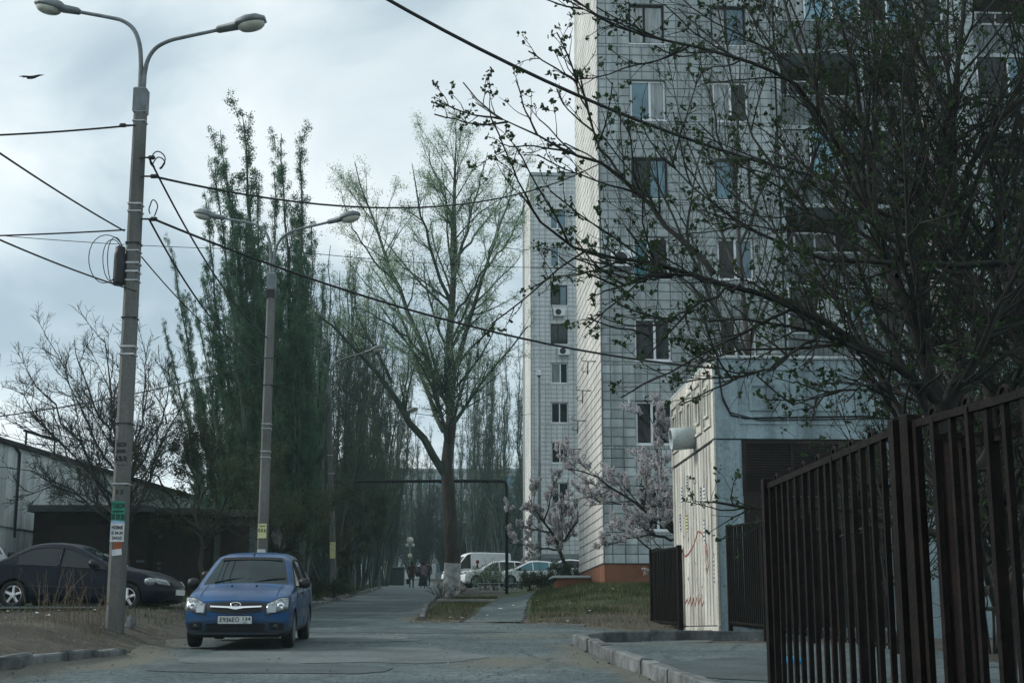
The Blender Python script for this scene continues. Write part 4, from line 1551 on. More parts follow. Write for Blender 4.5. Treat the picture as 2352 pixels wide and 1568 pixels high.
# other parked vehicles
def park(P, name, label, paint, glass, x, y, heading, group='cars parked in the yard', z=0.0, **kw):
    o, pl_, sec_ = make_car(P, name, label, group, paint, glass, (x, y, gz(x, y) + .03 + z), R(heading), 0, 'steel', False, **kw)
    Lh = P['slant'][2][0] + .12
    for s in (1, -1):
        fascia(o, pl_, 'headlight', M_head, sorted([s * q for q in np.linspace(.5, .80, 6)]), lambda y: Lh, lambda y: Lh + .13, .02)
        pr = pl_(P['L'], s * P['W'] * .40, P['slant'][2][0] + .3)
        MB().bbox((pr.x - .03, pr.y - .09, pr.z - .1), (pr.x + .04, pr.y + .09, pr.z + .12), .01).build('tail_light', M_orange_paper, o)
    fascia(o, pl_, 'grille', M_plastic, Y(-.42, .42, 9), lambda y: Lh - .02, lambda y: Lh + .08, .012)
    fascia(o, pl_, 'lower_intake', M_plastic, Y(-.5, .5, 9), lambda y: .30, lambda y: .40, .01)
    q = pl_(0, 0, .46)
    MB().bbox((q.x + .005, -.26, .42), (q.x + .025, .26, .53), .003).build('number_plate', M_plate, o)
    q = pl_(P['L'], 0, .6)
    MB().bbox((q.x - .03, -.26, .60), (q.x - .004, .26, .71), .003).build('number_plate', M_plate, o)
    return o


park(HATCH, 'hatchback', 'white car almost hidden behind the blue sedan, only its roof showing', M_white_car, M_darkglass, -6.0, 33.4, -90, z=-.02)
park(HATCH, 'hatchback', 'silver car cut off by the left edge, beside the whitewashed building', M_silver_car, M_darkglass, -14.1, 37.4, -66, z=.12)
park(SUV, 'suv', 'white crossover at the far left kerb, seen from behind past the green bin', M_white_car, M_darkglass, -10.6, 118, 92)
park(VAN, 'van', 'white panel van parked beyond the forked tree', M_white_car, M_darkglass, -2.7, 112, 198)
park(SUV, 'suv', 'white estate-like crossover parked left of the teal-windowed car', M_white_car, M_darkglass, -1.1, 90, 196)
park(HATCH, 'hatchback', 'white car with teal tinted windows parked in front of the apricot tree', M_white_car, M_teal_glass, .9, 84.5, 194)
park(HATCH, 'hatchback', 'white hatchback at the right end of the parked row by the tower', M_white_car, M_darkglass, 3.2, 93, 188)

# ---------------------------------------------------------------- lamp posts
def arm_path(side, base, s, drop, reach):
    """curved bracket from the pole top"""
    x = Vector((side, 0, 0))
    pts = [(0.05, -.35), (.06, .0), (.10, .45), (.25, .95), (.55, 1.35), (1.0, 1.55), (1.55, 1.62 - drop), (reach, 1.72 - drop)]
    return [base + x * a * s + Vector((0, 0, 1)) * b * s for a, b in pts]


def street_lamp(label, base, height, w0, w1, tilt, arms, rot=0.0, bands=(), lean_y=0.0):
    root = thing('street_lamp', label, 'lamp post', base, rot, 'double-headed concrete street lamps')
    top = Vector((tilt * height, lean_y * height, height))
    m = MB()
    rings = []
    for k in range(9):
        f = k / 8
        w = w0 + (w1 - w0) * f
        c = top * f
        c.z -= .4 * (1 - f)
        ch = w * .22
        for x, y in ((-w / 2 + ch, -w / 2), (w / 2 - ch, -w / 2), (w / 2, -w / 2 + ch), (w / 2, w / 2 - ch), (w / 2 - ch, w / 2), (-w / 2 + ch, w / 2), (-w / 2, w / 2 - ch), (-w / 2, -w / 2 + ch)):
            m.v.append((c.x + x, c.y + y, c.z))
    for k in range(8):
        for q in range(8):
            m.f.append((k * 8 + q, k * 8 + (q + 1) % 8, (k + 1) * 8 + (q + 1) % 8, (k + 1) * 8 + q))
    m.f.append(tuple(range(64, 72)))
    m.mi = [0] * len(m.f)
    m.build('pole', M_pole, root)
    t = top
    MB().bbox((t.x - w1 * .56, t.y - w1 * .56, t.z - .42), (t.x + w1 * .56, t.y + w1 * .56, t.z + .03), .03).build('cap', M_lamp_metal, root)
    for side, reach, rise, ang in arms:
        pts = []
        for a, b in ((.04, -.05), (.05, .25), (.06, .55), (.13, .95), (.32, 1.28), (.65, 1.48), (1.05, 1.58)):
            pts.append((a * side * reach / 1.9, b * rise / 1.75))
        pts.append((side * (reach - .0), rise))
        P3 = [t + Vector((a * math.cos(ang), a * math.sin(ang) * side, b)) for a, b in pts]
        # smooth the path
        Q = []
        for i in range(len(P3) - 1):
            p0, p1, p2, p3 = P3[max(i - 1, 0)], P3[i], P3[i + 1], P3[min(i + 2, len(P3) - 1)]
            for k in range(4):
                u = k / 4
                Q.append(.5 * ((2 * p1) + (p2 - p0) * u + (2 * p0 - 5 * p1 + 4 * p2 - p3) * u * u + (3 * p1 - 3 * p2 + p3 - p0) * u ** 3))
        Q.append(P3[-1])
        arm = MB().tube(Q, [.045 + (.032 - .045) * i / len(Q) for i in range(len(Q))], 8).build('arm', M_lamp_metal, root, True)
        d = (Q[-1] - Q[-4]).normalized()
        up = Vector((0, 0, 1))
        sidev = up.cross(d).normalized()
        nrm = d.cross(sidev)
        M = Matrix((d, sidev, nrm)).transposed().to_4x4()
        M = M @ Matrix.Scale(1.3, 4)
        M.translation = Q[-1]
        h = MB()
        # tapered neck and domed hood
        prof = [(0, .045, .04, .03), (.03, .07, .055, .04), (.27, .08, .065, .05), (.30, .12, .095, .03), (.43, .145, .125, .02), (.57, .14, .115, .02), (.68, .08, .06, .02)]
        n = 10
        for x, hw, ht, hb in prof:
            for k in range(n):
                w = 2 * math.pi * k / n
                c, sn = math.cos(w), math.sin(w)
                h.v.append(tuple(M @ Vector((x, hw * c, (ht if sn > 0 else hb) * sn))))
        for i in range(len(prof) - 1):
            for k in range(n):
                h.f.append((i * n + k, (i + 1) * n + k, (i + 1) * n + (k + 1) % n, i * n + (k + 1) % n))
        h.f.append(tuple(range(n)))
        h.f.append(tuple(range((len(prof) - 1) * n + n - 1, (len(prof) - 1) * n - 1, -1)))
        h.mi = [0] * len(h.f)
        hd = h.build('lamp_head', M_lamp_metal, root, True)
        l = MB()
        for i, (f, z) in enumerate(((1, -.02), (.96, -.055), (.78, -.085), (.45, -.105), (.05, -.11))):
            for k in range(16):
                w = 2 * math.pi * k / 16
                l.v.append(tuple(M @ Vector((.48 + .19 * f * math.cos(w), .125 * f * math.sin(w), z))))
        for i in range(4):
            for k in range(16):
                l.f.append((i * 16 + k, (i + 1) * 16 + k, (i + 1) * 16 + (k + 1) % 16, i * 16 + (k + 1) % 16))
        l.mi = [0] * len(l.f)
        l.build('lens', M_lens, hd, True)
    for z, hh, mt in bands:
        f = z / height
        w = (w0 + (w1 - w0) * f) / 2 + .006
        c = top * f
        m = MB().box((c.x - w, c.y - w, z), (c.x + w, c.y + w, z + hh))
        m.build('clamp_band', mt, root)
    return root, top


def pole_point(p, top, w0, w1, z):
    f = z / top.z
    w = w0 + (w1 - w0) * f
    return Vector((top.x * f, top.y * f - w / 2 - .008, z)), w


def flyer(parent, top, w0, w1, z, h, wf, material, lines, tilt=0.0, dx=0.0):
    """sheet pasted to the pole's front with its printed lines"""
    c, w = pole_point(None, top, w0, w1, z)
    ww = w * wf
    M = Matrix.Translation(c + Vector((dx, 0, 0))) @ Matrix.Rotation(tilt, 4, 'Y')
    f = MB().box((-ww / 2, -.004, -h / 2), (ww / 2, .003, h / 2), M).build('flyer', material, parent)
    for body, size, dz, wd in lines:
        lettering(body, M_ink, f, M @ Vector((0, -.0065, dz * h)), M.to_3x3() @ Vector((1, 0, 0)), M.to_3x3() @ Vector((0, 0, 1)), size, wd * ww, .03)
    return f


P1 = at(264, 1432, 23.5)
H1 = 9.15
W0, W1 = .275, .205
b1 = [(8.72, .02, M_galv), (8.55, .02, M_galv), (7.05, .025, M_galv), (6.92, .02, M_galv), (6.35, .03, M_plastic), (6.22, .02, M_galv), (6.0, .03, M_galv), (5.85, .03, M_galv), (5.7, .02, M_galv), (5.05, .02, M_plastic), (4.55, .03, M_galv), (4.42, .03, M_galv), (2.25, .02, M_galv), (3.25, .02, M_plastic)]
lamp1, top1 = street_lamp('nearest concrete street lamp, number 32 on it, pasted with taxi flyers', P1, H1, W0, W1, (at(325, 210, 23.5).x - P1.x) / H1, [(-1, 1.28, 1.58, .2), (1, 1.30, 1.06, -.1)], 0, b1)
flyer(lamp1, top1, W0, W1, 2.78, .42, .72, M_pole, [('АКСИ', .10, .28, .85), ('ДЕШЕВО', .07, 0.02, .85), ('8-78-78', .12, -.28, 1.0)])
lettering('3 2', M_ink, lamp1, pole_point(None, top1, W0, W1, 2.12)[0] + Vector((0, .002, 0)), (1, 0, 0), (0, 0, 1), .10, .12)
flyer(lamp1, top1, W0, W1, 1.79, .36, .86, M_green_paper, [('ТАКСИ', .10, .28, .9), ('круглосуточно', .04, .04, .8), ('50 50 50', .12, -.22, .95)])
flyer(lamp1, top1, W0, W1, 1.46, .30, .86, M_paper, [('НОВЫЕ', .075, .26, .8), ('Б 34-34', .07, -.03, .8), ('ЗАКАЗ', .065, -.30, .7)])
flyer(lamp1, top1, W0, W1, 1.60, .10, .84, M_blue_paper, [], .06)
flyer(lamp1, top1, W0, W1, 1.24, .13, .5, M_orange_paper, [], .02, .02)
flyer(lamp1, top1, W0, W1, 1.14, .10, .6, M_paper, [], -.12, .01)
P2 = at(597, 1424, 36)
H2 = 8.85
b2 = [(8.2, .3, M_plastic), (6.6, .02, M_plastic), (5.9, .02, M_plastic), (4.9, .02, M_galv), (4.78, .02, M_galv), (4.2, .02, M_galv), (4.05, .02, M_galv)]
lamp2, top2 = street_lamp('second concrete street lamp, directly behind the blue sedan', P2, H2, .27, .20, (at(624, 640, 36).x - P2.x) / H2, [(-1, 1.42, 1.62, .25), (1, 1.46, 1.34, -.15)], 0, b2)
flyer(lamp2, top2, .27, .20, 2.20, .36, .85, M_yellow_paper, [('45 45 45', .13, 0, .9), ('такси', .05, .32, .7)])
flyer(lamp2, top2, .27, .20, 1.62, .24, .8, M_paper, [])
P3_ = at(768, 1366, 62)
lamp3, top3 = street_lamp('third street lamp, leaning among the poplar trunks', P3_, 8.9, .28, .21, -.055, [(-1, 1.6, 1.7, .3), (1, 1.7, 1.6, -.3)], 0, [(6.0, .03, M_galv), (5.2, .03, M_galv)])
flyer(lamp3, top3, .28, .21, 1.9, .7, .9, M_yellow_paper, [])
P4_ = at(868, 1350, 86)
lamp4, top4 = street_lamp('fourth and farthest street lamp down the left kerb', P4_, 8.9, .28, .21, -.02, [(-1, 1.6, 1.7, .3), (1, 1.7, 1.6, -.3)], 0, [(6.0, .03, M_galv)])
# splice box with coiled slack on the first post
c = at(275, 612, 23.4) - P1
m = MB().lathe([(.0, -.33), (.09, -.33), (.10, -.28), (.10, .2), (.085, .25), (.085, .33), (.03, .36), (0, .36)], 12, Matrix.Translation((c.x, c.y - .02, c.z)))
m.build('splice_box', M_plastic, lamp1, True)
for (a, b, r0, r1) in ((-.22, .12, .30, .42), (-.12, .10, .16, .36), (-.08, .1, .12, .40)):
    pts = [(c.x + a + r0 * math.cos(w), c.y - .05 + .05 * math.sin(2 * w), c.z + b + r1 * math.sin(w)) for w in np.linspace(.2, 5.6, 22)]
    MB().tube(pts, .008, 5).build('cable_loop', M_cable, lamp1, True)
for vx, vy, sgn in ((345, 405, 1), (345, 503, 1), (290, 288, -1), (340, 362, 1)):
    q = at(vx, vy, 23.4) - P1
    MB().tube([(q.x - .16 * sgn, q.y, q.z), (q.x + .02 * sgn, q.y, q.z)], .016, 6).lathe([(.02, 0), (.04, .02), (.04, .10), (.02, .12)], 8, Matrix.Translation((q.x, q.y, q.z)) @ Matrix.Rotation(R(90 * sgn), 4, 'Y')).build('insulator', M_plastic, lamp1, True)
for (vx, vy, rx, rz) in ((362, 368, .13, .15), (352, 478, .07, .14), (365, 375, .10, .10)):
    q = at(vx, vy, 23.4) - P1
    MB().tube([(q.x + rx * math.cos(w), q.y + .03 * math.sin(3 * w), q.z + rz * math.sin(w)) for w in np.linspace(-1.3, 4.0, 16)], .011, 5).build('cable_loop', M_cable, lamp1, True)


def cable(name, p0, p1, sag, r, label, n=26):
    p0, p1 = Vector(p0), Vector(p1)
    pts = []
    for k in range(n + 1):
        f = k / n
        p = p0.lerp(p1, f)
        p.z -= 4 * sag * f * (1 - f)
        pts.append(p)
    return tag(MB().tube(pts, r, 5).build(name, M_cable, None, True), label, 'cable', 'overhead cables')


cable('overhead_cable', at(302, 288, 23.4), at(-1100, 262, 21), .30, .018, 'topmost cable leaving the nearest lamp post to the left')
cable('overhead_cable', at(352, 405, 23.4), at(1392, 368, 46.1), 1.05, .022, 'black cable from the nearest lamp post, nearly level, to the tower corner')
cable('overhead_cable', at(352, 503, 23.4), at(1648, 846, 29.0), .45, .022, 'black cable falling from the nearest lamp post to the substation corner')
cable('overhead_cable', at(245, -420, 13.4), at(2150, 452, 18.5), .80, .022, 'thick black cable across the top of the tower, from upper middle to right')
cable('overhead_cable', at(-700, -160, 10), at(285, 530, 23.4), .12, .014, 'cable sloping down steeply from the left edge to the nearest lamp post')
cable('overhead_cable', at(-1100, 520, 21), at(288, 528, 23.4), .16, .014, 'level cable at mid height between left edge and nearest lamp post')
cable('overhead_cable', at(-900, 90, 10), at(312, 668, 23.4), .18, .013, 'lowest cable sloping from the left edge to the nearest lamp post')
cable('overhead_cable', at(342, 362, 23.4), at(612, 775, 35.9), .35, .018, 'steep twisted cable between the first two lamp posts, upper one')
cable('overhead_cable', at(342, 503, 23.4), at(606, 830, 35.9), .45, .018, 'steep cable between the first two lamp posts, left one')
cable('overhead_cable', at(325, 590, 23.4), at(606, 838, 35.9), .25, .012, 'thin cable between the first two lamp posts, lowest one')
cable('overhead_cable', at(-800, 1010, 25), at(604, 832, 35.9), .45, .014, 'cable rising from the low left edge to the second lamp post')
cable('overhead_cable', at(-1000, 420, 20), at(632, 572, 35.9), .25, .008, 'hair-thin wire passing behind the nearest lamp post')
cable('overhead_cable', at(632, 572, 35.9), at(1640, 600, 46), .35, .010, 'hair-thin wire from the second lamp post to the tower')
cable('overhead_cable', at(625, 885, 35.9), at(1225, 948, 98), .6, .014, 'thin low wire from the second lamp post to the farther tower')

# ---------------------------------------------------------------- fences
def fence(label, p0, p1, zb, zt, nb, bw, rail_h=.03, posts=(1, 1), loops=0, group='brown steel bar fences', rails=(1.0, .06), depth=None):
    """panel from p0 to p1: posts, rails and one object per bar"""
    p0, p1 = Vector((*p0, 0)), Vector((*p1, 0))
    L = (p1 - p0).length
    root = thing('fence_panel', label, 'fence', (p0.x, p0.y, 0), math.atan2(p1.y - p0.y, p1.x - p0.x), group)
    g0, g1 = zb
    h0, h1 = zt
    zlo = lambda x: g0 + (g1 - g0) * x / L
    zhi = lambda x: h0 + (h1 - h0) * x / L
    hb = bw / 2
    m = MB().box((-hb, -hb, 0), (hb, hb, 1))
    barm = m.build('bar', M_fence)
    me = barm.data
    bpy.data.objects.remove(barm)
    for i in range(nb):
        x = L * (i + .5) / nb
        o = link('bar', me, root, (x, 0, zlo(x) + .03))
        o.scale = (1, 1, zhi(x) - .005 - zlo(x) - .03)
        o.rotation_euler = (random.uniform(-.004, .004), random.uniform(-.007, .007), random.uniform(-.08, .08))
        if loops and i % 2 == loops % 2:
            lp = [(x, 0 + .03 * math.sin(w), zhi(x) + .002 - .03 * math.cos(w)) for w in np.linspace(1.2, 5.0, 9)]
            MB().tube([(x + q[1] * .9, 0, q[2]) for q in lp], hb * .75, 6).build('finial_loop', M_fence, root, True)
    for f in rails:
        q = []
        for x in (0, L):
            z = zlo(x) + (zhi(x) - zlo(x)) * f
            for yy, zz in ((-hb * 1.15, -rail_h), (hb * 1.15, -rail_h), (hb * 1.15, 0), (-hb * 1.15, 0)):
                q.append((x, yy, z + zz + .004))
        MB().add(q, [(0, 3, 2, 1), (4, 5, 6, 7), (0, 1, 5, 4), (1, 2, 6, 5), (2, 3, 7, 6), (3, 0, 4, 7)]).build('rail', M_fence, root)
    pw = max(.03, bw * 1.25)
    for k, x in enumerate((0, L)):
        if posts[k]:
            MB().bbox((x - pw, -pw, zlo(x) - .2), (x + pw, pw, zhi(x) + .03), .004).build('post', M_fence, root)
    return root


fence('near brown bar fence panel between its two thick posts, looped bar tops', (1.335, 7.42), (1.45, 5.30), (.34, .24), (2.155, 2.155), 16, .021, .028, (1, 1), 1)
fence('nearest brown bar fence panel running out of the right edge', (1.475, 5.22), (1.96, 3.1), (.24, .14), (2.16, 2.16), 19, .022, .028, (1, 0), 1)
fence('brown gate leaf folded open just behind the nearest fence panel', (1.60, 5.15), (2.09, 3.1), (.26, .15), (2.085, 2.085), 11, .024, .045, (1, 0), 0)
fence('brown bar fence panel meeting the substation front corner', (4.32, 28.65), (4.62, 26.4), (1.5, 1.42), (3.48, 3.44), 18, .03, .04, (1, 1), 0)
fence('second brown bar panel from the substation, seen through the near fence', (4.64, 26.3), (4.95, 23.9), (1.40, 1.30), (3.42, 3.32), 18, .03, .04, (0, 1), 0)
fence('third brown bar panel from the substation, low through the near fence', (4.98, 23.8), (5.6, 20.4), (1.28, 1.10), (3.1, 2.9), 22, .03, .04, (0, 1), 0)
fence('cross fence with thin top rail behind the near fence', (3.45, 14.2), (6.4, 14.0), (.74, .72), (2.84, 2.84), 12, .026, .03, (1, 1), 0)
fence('brown gate leaf standing open left of the graffiti wall', (3.84, 33.0), (3.42, 35.2), (1.52, 1.60), (3.34, 3.36), 24, .04, .05, (1, 1), 0)

# round lamp post behind the fence, wearing blue papers
q0 = at(2224, 1500, 18.5)
ep = thing('utility_pole', 'round tapered concrete pole with blue papers behind the near fence', 'pole', (q0.x, 18.5, gz(q0.x, 18.5)))
MB().lathe([(.165, -.3), (.16, 0), (.075, 9.5), (0, 9.5)], 18, Matrix.Shear('XY', 4, (-.016, 0))).build('shaft', M_pole, ep, True)
for z in (5.2, 5.0, 6.6, 6.35, 7.4):
    MB().lathe([(.135, z), (.140, z), (.140, z + .03), (.135, z + .03)], 18, Matrix.Shear('XY', 4, (-.016, 0))).build('clamp_band', M_galv, ep, True)
for z, h in ((2.1, .36), (1.62, .20), (1.05, .22)):
    f = MB().box((-.10, -.162, z), (.02, -.152, z + h)).build('flyer', M_blue_paper, ep)
    t_ = MB()
    for k in range(6):
        t_.box((-.09, -.166, z + h * (k + .3) / 6), (.0 - .02 * (k % 3), -.1625, z + h * (k + .6) / 6))
    t_.build('print', M_ink, f)

# gas pipe arch over the road
gr = thing('gas_pipe', 'dark gas pipe raised in a square arch over the road', 'pipe')
zt = at(1000, 1104, 66).z
xr = at(1164, 1300, 66).x
xl = at(660, 1104, 66).x
MB().tube([(xl - 3, 66.4, zt), (xl, 66.3, zt), (xr - .35, 66, zt), (xr - .06, 66, zt - .05), (xr, 66, zt - .3), (xr, 66, gz(xr, 66) - .2)], .075, 10).build('pipe', M_gas, gr, True)
for x in (xl - 2.9,):
    MB().tube([(x, 66.4, zt), (x, 66.4, gz(x, 66) - .2)], .08, 8).build('support', M_gas, gr, True)
m = MB()
for k in range(5):
    x = xl + .5 + k * 2.2
    m.lathe([(.07, -.05), (.10, -.05), (.10, .05), (.07, .05)], 12, Matrix.Translation((x, 66.15 + .01 * (5 - k), zt)) @ Matrix.Rotation(R(90), 4, 'Y'))
m.build('flanges', M_gas, gr)

# grey post with a camera in front of the farther tower
q = at(1239, 1240, 88)
cp = thing('camera_post', 'grey post with a white camera in front of the farther tower', 'post', (q.x, 88, gz(q.x, 88)))
MB().tube([(0, 0, -.2), (0, 0, 13.0)], [.13, .10], 10).build('shaft', M_lamp_metal, cp, True)
MB().bbox((-.14, -.3, 13.0), (.14, .15, 13.3), .03).build('camera_housing', M_whitepl, cp)

# low white scroll fence round the bed
q0, q1 = at(1098, 1364, 70), at(1197, 1364, 70)
sf = thing('scroll_fence', 'low white scrollwork fence beside the big tree', 'fence', (q0.x, 70, gz(q0.x, 70)))
Ls = q1.x - q0.x
for z in (.05, .46):
    MB().tube([(0, 0, z), (Ls, 0, z)], .016, 5).build('rail', M_white_steel, sf)
for k in range(3):
    MB().tube([(Ls * k / 2, 0, -.1), (Ls * k / 2, 0, .48)], .02, 5).build('post', M_white_steel, sf)
for k in range(9):
    x = Ls * (k + .5) / 9
    for sg_, zc_ in ((1, .34), (-1, .17)):
        MB().tube([(x + (.02 + .085 * (w / 6)) * math.cos(w) * sg_, 0, zc_ + (.02 + .085 * w / 6) * math.sin(w)) for w in np.linspace(0, 6.0, 12)], .010, 4).build('scroll', M_white_steel, sf)

# green bin, timber boards, litter
q = at(908, 1338, 100)
bn = thing('waste_bin', 'dark green waste container at the left kerb beside the white crossover', 'bin', (q.x, 100, gz(q.x, 100)))
MB().bbox((-.5, -.5, .05), (.6, .5, 1.15), .05).build('body', M_bin, bn)
MB().bbox((-.56, -.56, 1.155), (.66, .56, 1.27), .06).build('lid', M_bin, bn)
q = at(1075, 1385, 0.001 + 47)
tag(MB().bbox((-1.0, -.14, 0), (.95, .16, .07), .01).box((-.6, -.1, -.12), (-.45, .12, -.002)).build('timber_board', M_timber, None, loc=(q.x, 47, gz(q.x, 47) + .12), rotz=R(-6)), 'weathered board lying on the bare strip beside the path', 'board')
rk = MB()
rr = random.Random(8)
for k in range(3):
    ring = [(.12 * (1 - .25 * k) * math.cos(w) * rr.uniform(.8, 1.2), .09 * (1 - .25 * k) * math.sin(w) * rr.uniform(.8, 1.2), .09 * k) for w in np.linspace(0, 5.6, 8)]
    rk.v += ring
for k in range(2):
    for i in range(8):
        rk.f.append((k * 8 + i, k * 8 + (i + 1) % 8, (k + 1) * 8 + (i + 1) % 8, (k + 1) * 8 + i))
rk.f.append(tuple(range(16, 24)))
rk.mi = [0] * len(rk.f)
q = at(302, 1414, 24.5)
tag(rk.build('stone', M_kerb, None, loc=(q.x, 24.5, gz(q.x, 24.5) + .02)), 'pale stone lying right of the nearest lamp post base', 'stone')
q = at(1818, 1487, 19)
tag(MB().lathe([(.0, 0), (.12, .01), (.13, .05), (.07, .10), (0, .11)], 8, Matrix.Scale(1.3, 4, (1, 0, 0))).build('plastic_bag', M_bluebag, None, True, (q.x, 19, gz(q.x, 19) + .07)), 'crumpled bright blue plastic scrap behind the near fence post', 'litter')
q = at(942, 1250, 108)
gl = thing('globe_lamp', 'post with a cluster of white globe lamps at the end of the road', 'lamp post', (q.x, 108, gz(q.x, 108)))
MB().tube([(0, 0, -.1), (0, 0, 3.1)], .05, 8).build('shaft', M_lamp_metal, gl)
for x, z, r in ((0, 3.3, .26), (-.22, 2.95, .14), (.22, 2.95, .14), (0, 2.15, .17)):
    MB().lathe([(r * math.sin(a), z - r * math.cos(a)) for a in np.linspace(0.02, 3.12, 9)], 14, Matrix.Translation((x, 0, 0))).build('globe', M_lens, gl, True)

# ---------------------------------------------------------------- people and the bird
def person(label, loc, rot, scale, top_m, leg_m, stride=.22, skirt=None, hair=M_hair, coat_z=.78, hood=None, arm=0.0):
    joints = [((0, 0, .95), .15), ((0, 0, 1.15), .145), ((0, 0, 1.33), .16), ((0, 0, 1.45), .065), ((0, .01, 1.52), .075), ((0, .015, 1.60), .10), ((0, .01, 1.68), .085),
              ((.19, 0, 1.38), .07), ((.25, -.03, 1.12), .055), ((.25, .06 + arm, .90), .042), ((.25, .09 + arm, .80), .04),
              ((-.19, 0, 1.38), .07), ((-.25, .03, 1.12), .055), ((-.25, -.05, .90), .042), ((-.25, -.06, .80), .04),
              ((.10, 0, .88), .10), ((.11, stride * .6, .50), .07), ((.11, stride * .45, .09), .048), ((.11, stride * .45 + .15, .04), .042),
              ((-.10, 0, .88), .10), ((-.11, -stride * .15, .50), .07), ((-.11, -stride * .9, .12), .048), ((-.11, -stride * .9 + .14, .05), .042)]
    edges = [(0, 1), (1, 2), (2, 3), (3, 4), (4, 5), (5, 6), (2, 7), (7, 8), (8, 9), (9, 10), (2, 11), (11, 12), (12, 13), (13, 14), (0, 15), (15, 16), (16, 17), (17, 18), (0, 19), (19, 20), (20, 21), (21, 22)]
    me = bpy.data.meshes.new('person')
    me.from_pydata([j[0] for j in joints], edges, [])
    ob = bpy.data.objects.new('person', me)
    COL.objects.link(ob)
    sk = ob.modifiers.new('skin', 'SKIN')
    for k, j in enumerate(joints):
        d = me.skin_vertices[0].data[k]
        d.radius = (j[1], j[1] * .85)
        d.use_root = k == 0
    sb = ob.modifiers.new('subdivision', 'SUBSURF')
    sb.levels = sb.render_levels = 2
    dg = bpy.context.evaluated_depsgraph_get()
    m2 = bpy.data.meshes.new_from_object(ob.evaluated_get(dg))
    bpy.data.objects.remove(ob)
    m2.materials.clear()
    for mm in (top_m, leg_m, M_skin, hair, M_black):
        m2.materials.append(mm)
    for p in m2.polygons:
        c = p.center
        p.use_smooth = True
        if c.z > 1.49:
            p.material_index = 2 if (c.y > .03 and c.z < 1.66) else 3
        elif c.z < .11:
            p.material_index = 4
        elif c.z < coat_z and abs(c.x) < .2:
            p.material_index = 1
        elif c.z < .84:
            p.material_index = 2
        else:
            p.material_index = 0
    o = link('person', m2, None, loc, rot)
    o.scale = (scale,) * 3
    tag(o, label, 'person', 'people walking away along the road' if skirt != 'none' else None)
    # coat skirt below the waist
    if coat_z < .9:
        MB().lathe([(.165, 1.1), (.19, .95), (.215, coat_z), (.20, coat_z - .01), (.16, .95)], 16, Matrix.Scale(.8, 4, (0, 1, 0))).build('coat_hem', top_m, o, True)
    if skirt and skirt != 'none':
        MB().lathe([(.15, 1.0), (.20, .85), (.25, .5), (.30, .17), (.28, .16), (.15, .85)], 16, Matrix.Scale(.85, 4, (0, 1, 0))).build('skirt', leg_m, o, True)
    MB().lathe([(.06, 1.50), (.105, 1.56), (.125, 1.64), (.11, 1.72), (.05, 1.765), (0, 1.77)], 14, Matrix.Translation((0, -.015, 0))).build('hair' if hood is None else 'hood', hair if hood is None else hood, o, True)
    return o


q = at(945, 1351, 92)
person('person in a dark maroon coat and trousers walking away, left of the pair', (q.x, 92, gz(q.x, 92) + .02), 0.1, .99, M_maroon, M_darkcloth, .25, None, M_hair, .72)
q = at(970, 1351, 92)
person('person in a pink coat and long dark skirt walking away, right of the pair', (q.x, 92.3, gz(q.x, 92.3) + .02), -.05, .98, M_pink, M_darkcloth, .12, True, M_hair, .80)
tag(MB().bbox((-.18, -.06, 0), (.14, .06, .26), .04).tube([(-.16, 0, .24), (-.08, -.02, .55), (.12, -.02, .62), (.14, 0, .24)], .012, 5).build('shoulder_bag', M_darkcloth, None, loc=(q.x - .25, 92.2, gz(q.x, 92.2) + .82)), 'dark shoulder bag hanging at the hip of the pink coat', 'bag')
q = at(937, 1345, 92)
tag(MB().bbox((-.14, -.05, 0), (.14, .05, .34), .05).tube([(-.08, 0, .32), (0, 0, .50), (.08, 0, .32)], .01, 5).build('carrier_bag', M_darkcloth, None, loc=(q.x + .02, 92.1, gz(q.x, 92.1) + .28)), 'dark carrier bag in the hand of the maroon-coated walker', 'bag')
q = at(983, 1335, 104)
person('person in black facing the camera, beyond the walking pair', (q.x, 104, gz(q.x, 104) + .02), R(180), 1.02, M_darkcloth, M_darkcloth, .1, 'none', M_hair, .8)
q = at(1096, 1320, 102)
person('person in a dark red hooded coat beside the white van', (q.x, 102, gz(q.x, 102) + .02), R(90), 1.05, M_redcoat, M_darkcloth, .1, 'none', M_hair, .6, M_redcoat)
q = at(1109, 1320, 103)
person('shorter person in dark red beside the hooded coat by the van', (q.x, 103, gz(q.x, 103) + .02), R(100), .85, M_redcoat, M_darkcloth, .1, 'none', M_hair, .7)

b = at(73, 178, 40)
bird = thing('bird', 'small dark bird gliding left of the nearest lamp post', 'bird', b, R(10))
MB().lathe([(0, -.16), (.035, -.12), (.055, 0), (.045, .1), (.02, .16), (.018, .20), (0, .23)], 8, Matrix.Rotation(R(75), 4, 'Y')).build('body', M_bird, bird, True)
for s in (1, -1):
    m = MB()
    up = .10 if s > 0 else -.06
    pts = [(.06, 0, .02), (.02 + s * .02, 0, .03)]
    vs = [(-.06, 0, .01), (.08, 0, .01), (.10, s * .18, .05 + up * .5), (.02, s * .36, .04 + up), (-.06, s * .22, .03 + up * .6)]
    a = R(62)
    rot = Matrix.Rotation(R(90), 4, 'Z') @ Matrix.Rotation(R(-18), 4, 'X')
    m.poly([rot @ Vector((y * .1 + x, y, z)) for x, y, z in vs], (0, 0, 1), .012)
    m.build('wing', M_bird, bird)
m = MB().poly([(-.12, -.02, 0), (-.12, .02, 0), (-.26, .05, -.01), (-.26, -.05, -.01)], (0, 0, 1), .008)
m.build('tail', M_bird, bird)
# ---------------------------------------------------------------- vegetation
def norm(a):
    return a / np.maximum(np.linalg.norm(a, axis=-1, keepdims=True), 1e-9)


